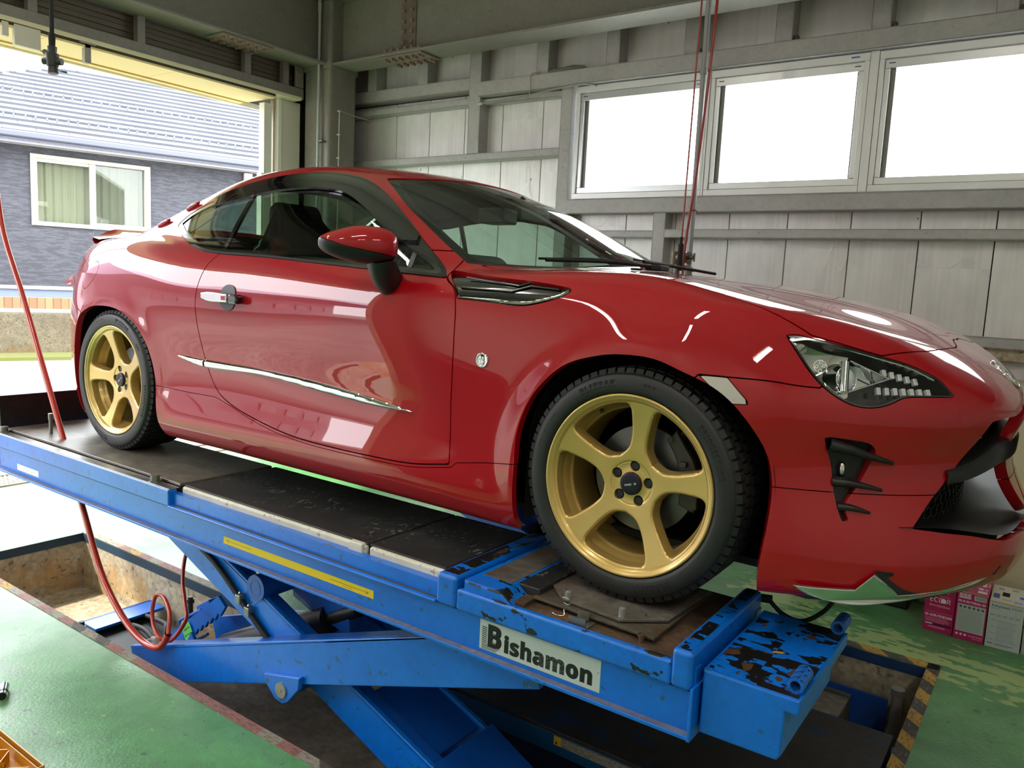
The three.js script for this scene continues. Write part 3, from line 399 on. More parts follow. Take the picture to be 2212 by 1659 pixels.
// ---------------------------------------------------------------- yard and neighbour houses
{
  const g = struct('ground_outside', boxUV(new THREE.BoxGeometry(60, 0.1, 90).translate(-35.0, FY - 0.075, 0)), std(0xffffff, 0.9, 0, { map: rep(asphaltTex, 0.5) }));
  const apron = struct('floor_apron', boxG(-5.45, -4.98, FY - 0.06, FY - 0.012, -6, 8), concrete);
  const gt = thing('drain_grate', 'steel mesh drain grate in the floor at the shutter threshold', 'grate', null, [0, 0, 0]); const gm = std(0x8c8a84, 0.45, 0.7); part('frame', M(boxG(-5.36, -5.34, FY - 0.03, FY + 0.002, -1.7, 4.8), boxG(-5.06, -5.04, FY - 0.03, FY + 0.002, -1.7, 4.8)), gm, gt);
  { const bars = []; for (let k = 0; k < 60; k++) for (let r = 0; r < 6; r++) { const z = -0.35 + k * 0.03 + (r % 2) * 0.015, x = -5.33 + r * 0.046; bars.push(cyl(0.004, [x, FY, z], [x + 0.024, FY, z + 0.012], 5), cyl(0.004, [x + 0.024, FY, z + 0.012], [x + 0.046, FY, z + 0.0], 5)); } const b = part('mesh_bars', M(bars), gm, gt); b.userData.kind = 'stuff'; part('tray', boxG(-5.34, -5.06, FY - 0.04, FY - 0.03, -1.7, 4.8), std(0x3a3a38, 0.8), gt); }
  const house = thing('neighbour_house', 'grey sided house with blue-grey tiled roof seen through the open shutter', 'house', null, [-13.52, FY, -4.62], Math.atan2(0.95, 0.31));
  const side = std(0xffffff, 0.75, 0, { map: sidingTex }), P = (n, m, ...a) => part(n, boxG(...a), m, house);
  { const t = rep(sidingTex, 0.42); side.map = t; side.color.set(0xa8a8a8); }
  const wy0 = 1.13, wy1 = 3.52; P('wall', side, -7, -0.95, wy0, wy1, -0.2, 0); P('wall', side, 0.95, 6.5, wy0, wy1, -0.2, 0); P('wall', side, -0.95, 0.95, wy0, 2.18, -0.2, 0); P('wall', side, -0.95, 0.95, 3.38, wy1, -0.2, 0); P('wall', side, 6.3, 6.5, wy0, wy1, -7, -0.2);
  for (const s of [-2.4, 0.0, 2.4, 4.8]) P('siding_joint', std(0x4b4c55, 0.8), s - 0.004, s + 0.004, wy0, s === 0 ? 2.18 : wy1, -0.005, 0.003);
  P('base_trim', std(0xa5a39d, 0.6), -7, 6.5, 1.08, 1.14, -0.2, 0.03); P('base_wall', std(0x6c7588, 0.8), -7, 6.5, 0.94, 1.08, -0.2, -0.01);
  const fr = std(0xa8a192, 0.5), gl = phys(0x7b8078, 0.05, { clearcoat: 1 });
  const win = (x0, x1) => { P('window_frame', fr, x0, x1, 2.18, 2.25, -0.1, 0.04, 0.004); P('window_frame', fr, x0, x1, 3.31, 3.38, -0.1, 0.04, 0.004); P('window_frame', fr, x0, x0 + 0.1, 2.25, 3.31, -0.1, 0.04, 0.004); P('window_frame', fr, x1 - 0.1, x1, 2.25, 3.31, -0.1, 0.04, 0.004); P('window_sash', fr, (x0 + x1) / 2 - 0.05, (x0 + x1) / 2 + 0.05, 2.25, 3.31, -0.07, 0.01, 0.004); P('window_sash', std(0xc9c2b2, 0.5), (x0 + x1) / 2 + 0.05, x1 - 0.1, 2.25, 2.29, -0.07, -0.02); P('window_sash', std(0xc9c2b2, 0.5), x0 + 0.1, (x0 + x1) / 2 - 0.05, 3.26, 3.31, -0.07, -0.02);
    const pg = new THREE.MeshPhysicalMaterial({ color: 0xe6eae4, roughness: 0.02, transmission: 1, thickness: 0, ior: 1.5, side: THREE.DoubleSide }); P('window_pane', pg, x0 + 0.1, (x0 + x1) / 2 - 0.04, 2.25, 3.31, -0.03, -0.026); P('window_pane', pg, (x0 + x1) / 2 + 0.04, x1 - 0.1, 2.25, 3.31, -0.055, -0.051);
    const cur = (a, b, m) => { const q = new THREE.PlaneGeometry(b - a, 1.1, 60, 1), p = q.attributes.position; for (let i = 0; i < p.count; i++) p.setZ(i, 0.012 * Math.sin(p.getX(i) * 46) + 0.006 * Math.sin(p.getX(i) * 97 + 2)); q.translate((a + b) / 2, 2.78, -0.16); q.computeVertexNormals(); part('curtain', q, m, house); }; cur(x0 + 0.06, (x0 + x1) / 2, std(0xa09c90, 0.9)); cur((x0 + x1) / 2, x1 - 0.06, std(0x77746a, 0.9)); P('room_back', std(0x55524a, 0.9), x0, x1, 2.1, 3.4, -0.24, -0.2); };
  win(-0.95, 0.95);
  P('vent_cover', std(0xcfc9bc, 0.5), 2.66, 2.82, 3.30, 3.48, 0, 0.08, 0.01);
  P('soffit', std(0xb8b6b0, 0.7), -7.5, 7.0, 3.50, 3.53, -0.2, 0.5); P('gutter_board', std(0x6c6e7c, 0.5), -7.5, 7.0, 3.47, 3.56, 0.44, 0.5, 0.005); P('gutter', std(0x4c4f5b, 0.45), -7.5, 7.0, 3.55, 3.66, 0.49, 0.6, 0.03);
  // roof: tile courses with their own edges, each course built of separate tiles in the visible part
  const pitch = Math.atan2(2.0, 4.2), nC = 16, cl = 4.65 / nC, tileM = [0x4a4d58, 0x50545f, 0x454853].map((c) => std(c, 0.62)), tg = boxG(-0.2375, 0.2375, -0.012, 0.012, -0.16, 0.16, 0.004);
  const at = (c) => [3.62 + (c + 0.5) * cl * Math.sin(pitch), 0.55 - (c + 0.5) * cl * Math.cos(pitch)];
  const hip = (c) => -1.4 + c * 0.14;
  for (let c = 0; c < nC; c++) { const [y, z] = at(c), x0 = -6.4 + c * 0.32 * 1.0; for (let k = 0; ; k++) { const x = -1.6 + k * 0.48 + (c % 2) * 0.24; if (x > 6) break; if (x < -1.6 + Math.max(0, c - 9) * 0.30) continue; const t = part('roof_tile', tg, tileM[(k * 7 + c * 3) % 3], house); t.position.set(x, y + 0.02, z); t.rotation.x = pitch - 0.055; }
    P('roof_batten', std(0x2e3038, 0.6), c < 10 ? -7.4 : -1.9 + (c - 9) * 0.30, 6.2, y - 0.05, y - 0.01, z - 0.15, z + 0.15); }
  { const q = new THREE.BufferGeometry(), y1 = 3.6, y2 = 3.6 + 4.65 * Math.sin(pitch), z1 = 0.5, z2 = 0.5 - 4.65 * Math.cos(pitch); q.setAttribute('position', new THREE.Float32BufferAttribute([-7.5, y1, z1, 6.2, y1, z1, 6.2, y2, z2, -7.5, y1, z1, 6.2, y2, z2, 0.3, y2, z2, -7.5, y1, z1, 0.3, y2, z2, -7.5, y1, z2 * 2 - z1, 0.3, y2, z2, 6.2, y2, z2, 6.2, y1, z2 * 2 - z1, 0.3, y2, z2, 6.2, y1, z2 * 2 - z1, -7.5, y1, z2 * 2 - z1].map((v, i) => (i % 3 === 1 ? v - 0.07 : v)), 3)); q.computeVertexNormals(); part('roof_deck', q, std(0x555863, 0.5), house); part('ridge_cap', M(cyl(0.09, [0.2, y2, z2], [6.2, y2, z2], 12)), std(0x4f5d72, 0.45), house); part('hip_cap', cyl(0.07, [0.3, y2, z2], [-7.4, y1 + 0.03, z1], 10), std(0x8f98a8, 0.35), house); }
  const guard = M(boxG(-0.085, 0.085, 0.05, 0.075, -0.012, 0.012, 0.004), boxG(-0.085, -0.06, 0, 0.07, -0.012, 0.012, 0.003), boxG(0.06, 0.085, 0, 0.07, -0.012, 0.012, 0.003)), gM = std(0x585c68, 0.5);
  for (const c of [2, 7]) { const [y, z] = at(c); for (let k = 0; k < 16; k++) { const t = part('snow_guard', guard, gM, house); t.position.set(-1.55 + k * 0.32 + (c === 7 ? 0.1 : 0), y + 0.04, z); } }
  // plinth of the house: brick row, old concrete kerb wall
  const bm = [0x8c5f44, 0x80563c, 0x94684a].map((c) => std(c, 0.8)), bg = boxG(-0.056, 0.056, 0, 0.19, -0.05, 0.05, 0.004); const wall = thing('garden_wall', 'low brick topped concrete wall in front of the grey house', 'wall', null, [-13.52, FY, -4.62], Math.atan2(0.95, 0.31));
  for (let k = 0; k < 30; k++) { const b = part('brick', bg, bm[(k * 5) % 3], wall); b.position.set(-1.6 + k * 0.118, 0.765, 0.45); } part('mortar', boxG(-6, 6, 0.77, 0.945, 0.36, 0.49), std(0x5f4f44, 0.9), wall); part('coping', boxG(-6, 6, 0.70, 0.768, 0.34, 0.54, 0.01), std(0x8a8983, 0.8), wall); part('concrete_base', boxG(-6, 6, 0, 0.70, 0.33, 0.55, 0.02), std(0x8f8c84, 0.9, 0, { map: concTex }), wall);
  // yard strip of moss and cracked paving edge
  const kerb = struct('ground_verge', boxG(-0.5, 0.5, 0, 0.06, -9, 9), std(0x5f6230, 0.95)); kerb.position.set(-12.75, FY - 0.03, -4.35); kerb.rotation.y = Math.atan2(0.95, 0.31) - Math.PI / 2;
  // buildings across the road, seen only mirrored in the paint
  const depot = thing('depot_building', 'long lavender grey depot with ribbed roof across the road, seen only mirrored in the car', 'building', null, [-19, FY, 12.5], 1.03);
  part('walls', boxG(-12, 12, 0, 3.2, -4, 0), std(0xc9bcc4, 0.8), depot); { const r = prism([[-4.4, 3.2], [0.5, 3.2], [-2, 4.6]], -12.3, 12.3); r.rotateY(Math.PI / 2); part('roof', r, std(0xb7a9c2, 0.5), depot); }
  for (let k = 0; k < 12; k++) part('window', boxG(-11.4 + k * 2, -10.3 + k * 2, 1.1, 2.2, 0, 0.05), std(k % 3 ? 0x4a5058 : 0x8a5048, 0.3), depot); for (let k = 0; k < 40; k++) { const g = boxG(-0.05, 0.05, 0, 0.07, -2.86, 0); g.rotateX(0.51); g.translate(-12 + k * 0.615, 3.2, 0.5); part('roof_rib', g, std(0xa497b0, 0.5), depot); }
  const cot = thing('white_cottage', 'white walled cottage right of the depot, seen only mirrored in the car', 'building', null, [-11.5, FY, 20], 0.6); part('walls', boxG(-4, 4, 0, 2.9, -3, 0), std(0xd9d4cf, 0.8), cot); { const r = prism([[-3.5, 2.9], [0.5, 2.9], [-1.5, 4.3]], -4.4, 4.4); r.rotateY(Math.PI / 2); part('roof', r, std(0x8a7f86, 0.5), cot); } for (let k = 0; k < 3; k++) part('window', boxG(-3.2 + k * 2.6, -1.8 + k * 2.6, 1, 2, 0, 0.05), std(0x50565c, 0.3), cot);
  const drum = thing('oil_drum', 'dark red oil drum standing by the shutter, seen only mirrored in the door', 'drum', null, [-2.75, FY, 3.35]); part('shell', lathe([[0, 0], [0.29, 0], [0.29, 0.29], [0.305, 0.3], [0.29, 0.31], [0.29, 0.58], [0.305, 0.59], [0.29, 0.6], [0.29, 0.87], [0.3, 0.88], [0.28, 0.87], [0, 0.86]], 48).rotateX(-Math.PI / 2), std(0x5a1712, 0.5), drum);
}
// ---------------------------------------------------------------- scissor lift
const blueP = phys(0xffffff, 0.36, { map: blueClean, clearcoat: 0.35, clearcoatRoughness: 0.25 }), blueW = [phys(0xffffff, 0.42, { map: blueWear(0.35, 3), clearcoat: 0.25, clearcoatRoughness: 0.3 }), phys(0xffffff, 0.45, { map: blueWear(0.55, 11), clearcoat: 0.2, clearcoatRoughness: 0.3 })];
const blueRep = (m, k) => { const q = m.clone(); q.map = rep(m.map, k); return q; };
const blueA = blueRep(blueP, 1.3), blueB = blueRep(blueW[0], 2.6), blueC = blueRep(blueW[1], 2.2), plateSteel = std(0xffffff, 0.38, 0.12, { map: rep(steelTex, 0.8) }), rustM = std(0xffffff, 0.75, 0.1, { map: rep(rustTex, 2) }), matM = std(0xffffff, 0.5, 0, { map: rep(matTex, 1.0) }), cream = std(0xd8d3c2, 0.5, 0, { map: rep(greyPaint, 1.5) }), zinc = std(0x8b8b84, 0.4, 0.8), flangeM = std(0xffffff, 0.6, 0, { map: rep(flangeTex, 1) }), bluePlain = phys(0x0a4fae, 0.4, { clearcoat: 0.3 });
cream.color.set(0xffffff); cream.map = rep(dataTex(256, 256, (u, v) => { const c = mix3([196, 190, 172], [222, 217, 202], fbm(u * 6, v * 6, 4)); return mix3(c, [120, 110, 96], sstep(0.74, 0.8, fbm(u * 30, v * 30, 3)) * 0.7); }), 2);
const blueD = blueRep(blueP, 1), blueE = blueRep(blueP, 1), blueF = blueRep(blueP, 1); blueD.map = rep(blueWear(0.62, 21), 2.1); blueE.map = rep(blueWear(0.4, 5), 3.2); blueF.map = rep(blueWear(0.16, 8), 2.2); blueC.map = rep(blueWear(0.5, 31), 2.4);
function buildLift(label) {
  const L = thing('scissor_lift', label, 'car lift', 'lift platforms'), B = (n, m, ...a) => part(n, boxG(...a), m, L);
  B('side_beam', blueA, -3.35, 0.30, -0.19, -0.03, 1.0, 1.03); B('inner_beam', blueA, -3.35, 0.30, -0.2, -0.03, 0.56, 0.6); B('bottom_flange', blueA, -3.35, 0.30, -0.2, -0.19, 0.94, 1.052, 0.002); B('flange_dust', flangeM, -3.35, 0.298, -0.19, -0.1885, 1.031, 1.049); B('deck_floor', std(0x161412, 0.8), -3.35, 0.30, -0.09, -0.08, 0.56, 1.03); B('end_plate', blueA, 0.297, 0.305, -0.2, -0.07, 0.55, 1.056, 0.002);
  B('side_rail', blueA, -3.34, -1.83, -0.08, -0.014, 1.012, 1.05, 0.006); B('rail_top', std(0x9b9a96, 0.28, 0.85), -3.335, -1.833, -0.0145, -0.0115, 1.0, 1.044, 0.001); B('rear_beam', blueA, -3.36, -3.33, -0.19, -0.012, 0.56, 1.03, 0.004);
  B('slip_plate', plateSteel, -3.35, -1.84, -0.012, 0, 0.56, 0.994, 0.003); B('plate_under', dark, -3.34, -1.84, -0.05, -0.014, 0.57, 0.985);
  for (const x of [-3.315, -1.975]) part('bolt', M(hexBolt(0.02, 0.022, [x, 0.004, 1.018]), cyl(0.024, [x, -0.012, 1.018], [x, -0.006, 1.018], 20)), zinc, L);
  part('pin', M(cyl(0.0085, [-3.08, 0, 0.905], [-3.08, 0.085, 0.905], 14), cyl(0.011, [-3.08, 0.07, 0.905], [-3.08, 0.1, 0.905], 14)), zinc, L);
  { const g = boxG(-0.008, 0.008, 0, 0.165, 0.56, 1.0, 0.003); g.rotateZ(0.06); g.translate(-3.40, -0.01, 0); part('stop_flap', g, std(0x55534f, 0.5, 0.4, { map: rep(steelTex, 1) }), L); }
  part('chain', M([0, 1, 2, 3].map((i) => { const q = new THREE.TorusGeometry(0.011, 0.0025, 6, 14); q.scale(0.6, 1.2, 1); if (i % 2) q.rotateY(Math.PI / 2); q.translate(-3.335, -0.03 - i * 0.022, 1.056); return q; })), zinc, L);
  B('slab', cream, -1.82, -0.815, -0.072, -0.006, 0.57, 1.0, 0.009); B('slab', cream, -0.80, -0.49, -0.072, -0.006, 0.57, 1.0, 0.009); B('slab_cap', cream, -0.885, -0.822, -0.079, -0.001, 0.9, 1.008, 0.006); B('rubber_mat', matM, -1.815, -0.812, -0.008, 0, 0.56, 0.99, 0.002); B('rubber_mat', matM, -0.805, -0.495, -0.008, 0, 0.56, 0.988, 0.002); B('slab_joint', dark, -0.816, -0.799, -0.06, -0.004, 0.56, 0.985);
  B('ledge', blueA, -1.83, -0.477, -0.081, -0.073, 0.9, 1.055, 0.003); B('ledge_dust', std(0x45423f, 0.8), -1.825, -0.48, -0.0735, -0.0722, 0.98, 1.04);
  B('cross_ridge', blueA, -0.477, -0.405, -0.081, 0.011, 0.55, 1.052, 0.012); B('cross_ridge', blueA, 0.245, 0.297, -0.081, 0.014, 0.55, 1.054, 0.012); B('ridge_wear', blueD, -0.466, -0.415, 0.0105, 0.0114, 0.56, 1.03); B('ridge_wear', blueE, 0.256, 0.287, 0.0135, 0.0144, 0.56, 1.042);
  B('tray_floor', rustM, -0.405, 0.246, -0.045, -0.028, 0.55, 1.04); B('tray_rim', blueF, -0.404, 0.246, -0.082, -0.02, 1.026, 1.051, 0.009);
  { const g = prism([[-0.386, -0.028], [-0.386, 0.007], [-0.262, 0.007], [-0.222, -0.022], [-0.222, -0.028]], 0.56, 1.04, 0.006); part('wheel_guide', boxUV(g), blueF, L); part('guide_tongue', boxG(-0.23, -0.195, -0.028, -0.016, 0.93, 1.02, 0.002), rustM, L); part('guide_plate', boxG(-0.37, -0.27, 0.0068, 0.0085, 0.58, 0.97, 0.001), plateSteel, L); part('rubber_block', boxG(-0.262, -0.187, -0.026, 0.0075, 0.57, 0.955, 0.004), matM, L); }
  { const sp = (p, y0, y1, m, n) => { const g = prism(p.map(([x, z]) => [x, -z]), y0, y1, 0.0015); g.rotateX(-Math.PI / 2); part(n, boxUV(g), m, L); }; sp([[-0.2, 0.97], [0.171, 0.99], [0.171, 0.6], [-0.2, 0.6]], -0.017, -0.010, std(0xd8d8cc, 0.45, 0.1, { map: rep(steelTex, 1.6) }), 'turntable_plate'); sp([[-0.196, 0.878], [-0.117, 0.95], [0.066, 0.968], [0.163, 0.886], [0.172, 0.62], [-0.19, 0.62]], -0.007, 0.0, std(0xffffff, 0.42, 0.1, { map: rep(steelTex, 1.6) }), 'turntable_top');
    for (const [x, z] of [[-0.103, 0.945], [0.06, 0.945]]) part('lock_pin', M(cyl(0.0095, [x, 0, z], [x, 0.022, z], 20), cyl(0.003, [x, 0.022, z], [x, 0.024, z], 8)), std(0xb4b4ae, 0.3, 0.7), L); part('pin_ring', new THREE.TorusGeometry(0.013, 0.0014, 8, 28).rotateX(0.5).translate(-0.098, 0.002, 0.962), chrome, L); part('pin_hook', tube([[-0.09, -0.012, 0.985], [-0.085, -0.024, 0.992], [-0.1, -0.026, 1.0], [-0.118, -0.025, 0.998]], 0.0016, 16, 6), chrome, L); part('screw', hexBolt(0.005, 0.006, [-0.142, 0.003, 0.895]), zinc, L); part('screw', hexBolt(0.005, 0.006, [0.101, 0.003, 0.9]), zinc, L); part('stop_bracket', M(boxG(-0.058, 0.003, -0.028, -0.024, 0.96, 1.02), boxG(-0.055, -0.005, -0.028, -0.006, 1.015, 1.02), boxG(-0.045, -0.012, -0.02, 0.0, 0.985, 0.99)), zinc, L); part('stud', M(cyl(0.007, [0.14, -0.028, 0.995], [0.14, -0.008, 0.995], 16), cyl(0.0095, [0.14, -0.012, 0.995], [0.14, -0.006, 0.995], 16, 0.0095, true)), rustM, L); }
  { const g = prism([[0.312, -0.03], [0.532, -0.03], [0.532, -0.062], [0.524, -0.068], [0.502, -0.066], [0.50, -0.172], [0.492, -0.184], [0.312, -0.186]], 0.572, 1.02, 0.005); part('front_extension', boxUV(g), blueA, L); part('extension_wear', boxG(0.318, 0.526, -0.0302, -0.0294, 0.58, 1.012), blueC, L); const ring = (z0, z1) => M(cyl(0.0185, [0.512, -0.012, z0], [0.512, -0.012, z1], 24, 0.0185, true), cyl(0.0115, [0.512, -0.012, z0], [0.512, -0.012, z1], 20, 0.0115, true), lathe([[0.0115, 0], [0.0185, 0]], 24).translate(0.512, -0.012, z1), lathe([[0.0115, 0], [0.0185, 0]], 24).translate(0.512, -0.012, z0)); part('hinge_tube', ring(0.915, 0.995), blueB, L); part('hinge_tube', ring(0.53, 0.605), blueB, L); }
  part('cable_gland', M(cyl(0.012, [0.29, -0.01, 0.545], [0.32, -0.01, 0.535], 14), tube([[0.31, -0.012, 0.535], [0.35, -0.045, 0.53], [0.40, -0.055, 0.52], [0.45, -0.02, 0.50], [0.48, 0.03, 0.48]], 0.0065, 30, 8)), blackMatt, L);
  // scissor arms
  const beam = (n, a, b, h, z0, z1, m = blueP) => { const dx = b[0] - a[0], dy = b[1] - a[1], l = Math.hypot(dx, dy), g = boxG(-l / 2, l / 2, -h / 2, h / 2, z0, z1, 0.004); g.rotateZ(Math.atan2(dy, dx)); g.translate((a[0] + b[0]) / 2, (a[1] + b[1]) / 2, 0); return part(n, boxUV(g), m, L); };
  beam('outer_arm', [-2.22, -0.872], [-0.18, -0.19], 0.155, 0.955, 0.98, blueA); beam('outer_arm', [-2.22, -0.872], [-0.18, -0.19], 0.155, 0.565, 0.585, blueA);
  beam('inner_arm', [-2.08, -0.21], [-0.36, -0.88], 0.15, 0.885, 0.905, blueA); beam('inner_arm', [-2.08, -0.21], [-0.36, -0.88], 0.15, 0.6, 0.62, blueA);
  beam('arm_flange', [-2.08, -0.14], [-0.36, -0.81], 0.012, 0.84, 0.905, bluePlain); beam('arm_flange', [-2.2, -0.80], [-0.2, -0.118], 0.012, 0.9, 0.98, bluePlain);
  beam('cross_plate', [-0.92, -0.60], [-0.62, -0.72], 0.012, 0.6, 0.9, bluePlain); beam('cross_plate', [-0.58, -0.70], [-0.30, -0.84], 0.014, 0.6, 0.92, bluePlain);
  part('torque_shaft', M(cyl(0.05, [-1.475, -0.35, 0.58], [-1.475, -0.35, 0.915], 32), lathe([[0.028, 0], [0.028, 0.0015], [0.03, 0.0015], [0.03, 0]], 32).translate(-1.475, -0.35, 0.9145)), bluePlain, L);
  part('cam_plate', prism(outline([[-1.46, -0.3, 1], [-1.30, -0.28], [-1.16, -0.36], [-1.12, -0.5, 1], [-1.2, -0.48], [-1.32, -0.46], [-1.45, -0.42, 1]], 0.02), 0.72, 0.76, 0.004), bluePlain, L);
  part('cylinder', M(cyl(0.055, [-1.9, -0.78, 0.74], [-1.25, -0.46, 0.74], 28), cyl(0.03, [-1.25, -0.46, 0.74], [-1.1, -0.38, 0.74], 24)), std(0x3a3c40, 0.35, 0.7), L);
  part('pivot_bracket', prism([[-1.31, -0.60], [-1.12, -0.555], [-1.125, -0.60], [-1.18, -0.665], [-1.21, -0.68], [-1.25, -0.675], [-1.31, -0.625]], 0.98, 1.0, 0.003), blueP, L); part('pivot_bolt', M(cyl(0.028, [-1.213, -0.63, 0.995], [-1.213, -0.63, 1.006], 28), cyl(0.007, [-1.213, -0.63, 1.004], [-1.213, -0.63, 1.0085], 12)), std(0xa9a69c, 0.35, 0.8), L); part('pivot_tube', cyl(0.035, [-1.213, -0.63, 0.58], [-1.213, -0.63, 0.99], 20), bluePlain, L);
  part('oil_hose', tube([[-1.90, -0.245, 0.915], [-1.72, -0.315, 0.918], [-1.5, -0.46, 0.918], [-1.33, -0.57, 0.918], [-1.25, -0.64, 0.918]], 0.011, 40, 10), rubber, L); for (const [x, y] of [[-1.565, -0.415], [-1.51, -0.45]]) part('hose_clamp', M(boxG(x - 0.016, x + 0.016, y - 0.018, y + 0.018, 0.905, 0.932, 0.004), cyl(0.004, [x + 0.01, y + 0.02, 0.91], [x + 0.01, y + 0.03, 0.93], 8)), zinc, L);
  B('base_rail', std(0x8d8a84, 0.4, 0.5), -2.2, 0.3, -0.93, -0.922, 0.93, 0.945); B('base_track', std(0xe2d8c8, 0.8, 0, { map: rep(steelTex, 1) }), -2.2, 0.3, -1.06, -0.93, 0.58, 0.95, 0.004); B('base_side', bluePlain, -2.2, 0.45, -1.06, -0.9, 0.95, 0.965);
  // ratchet bar, pump case and pipes at the rear
  const saw = []; const top = [[-2.44, -0.965], [-1.94, -0.575]], nT = 11; saw.push([-2.46, -0.99]); saw.push([-2.44, -0.94], [-1.95, -0.565], [-1.9, -0.60]); for (let i = 0; i < nT; i++) { const t = i / nT, x = -1.94 - 0.4 * t, y = -0.655 - 0.305 * t; saw.push([x, y], [x - 0.012, y + 0.012]); } part('ratchet_bar', prism(saw, 0.735, 0.75, 0.001), blueP, L);
  { const g = boxG(-0.055, 0.055, -0.028, 0.028, 0.64, 0.70, 0.004); g.rotateZ(0.55); g.translate(-2.13, -0.69, 0); part('valve_box', g, blueP, L); part('valve_frame', M(cyl(0.007, [-2.32, -0.86, 0.7], [-2.32, -0.80, 0.7], 8), cyl(0.007, [-2.32, -0.80, 0.7], [-2.15, -0.70, 0.7], 8), cyl(0.007, [-2.25, -0.9, 0.7], [-2.10, -0.80, 0.7], 8)), blueP, L); part('hook', new THREE.TorusGeometry(0.03, 0.009, 10, 24, 4.2).translate(-2.24, -0.81, 0.72), std(0x9c927c, 0.5, 0.4), L); part('pawl', prism([[-2.16, -0.93], [-2.10, -0.93], [-2.09, -0.80], [-2.115, -0.77], [-2.14, -0.81]], 0.76, 0.775, 0.002), blueP, L); }
  B('pump_case', blueP, -2.92, -2.78, -0.945, -0.93, 0.50, 0.86, 0.003); B('pump_case', bluePlain, -2.92, -2.9, -1.06, -0.93, 0.5, 0.86); B('pump_block', std(0x15171c, 0.6), -2.88, -2.4, -1.06, -0.97, 0.55, 0.84, 0.01); part('case_bolt', M(hexBolt(0.014, 0.05, [-2.83, -0.915, 0.90]), cyl(0.02, [-2.83, -0.94, 0.90], [-2.83, -0.915, 0.90], 12)), castIron, L); part('pressure_hose', tube([[-2.82, -0.95, 0.6], [-2.6, -0.92, 0.62], [-2.5, -0.9, 0.66], [-2.45, -0.94, 0.7]], 0.012, 24, 8), rubber, L); part('pressure_hose', tube([[-2.82, -0.97, 0.68], [-2.62, -0.94, 0.7], [-2.5, -0.95, 0.72]], 0.012, 24, 8), rubber, L); part('steel_pipe', tube([[-2.62, -0.9, 0.93], [-2.56, -0.93, 0.95], [-2.53, -1.0, 0.96], [-2.53, -1.05, 0.96]], 0.011, 16, 10), zinc, L); part('valve', M(cyl(0.02, [-2.36, -0.98, 0.62], [-2.36, -0.8, 0.62], 16), cyl(0.012, [-2.36, -0.8, 0.62], [-2.36, -0.72, 0.62], 12), hexBolt(0.02, 0.02, [-2.36, -0.74, 0.62]), cyl(0.03, [-2.3, -0.88, 0.72], [-2.26, -0.88, 0.72], 16)), castIron, L);
  return L;
}
const lift = buildLift('near blue scissor lift platform with rubber mats under the driver-side wheels');
const liftFar = lift.clone(); liftFar.name = 'scissor_lift_001'; liftFar.userData = { label: 'far blue scissor lift platform hidden behind the car and its shadow', category: 'car lift', group: 'lift platforms' }; liftFar.scale.z = -1; scene.add(liftFar);
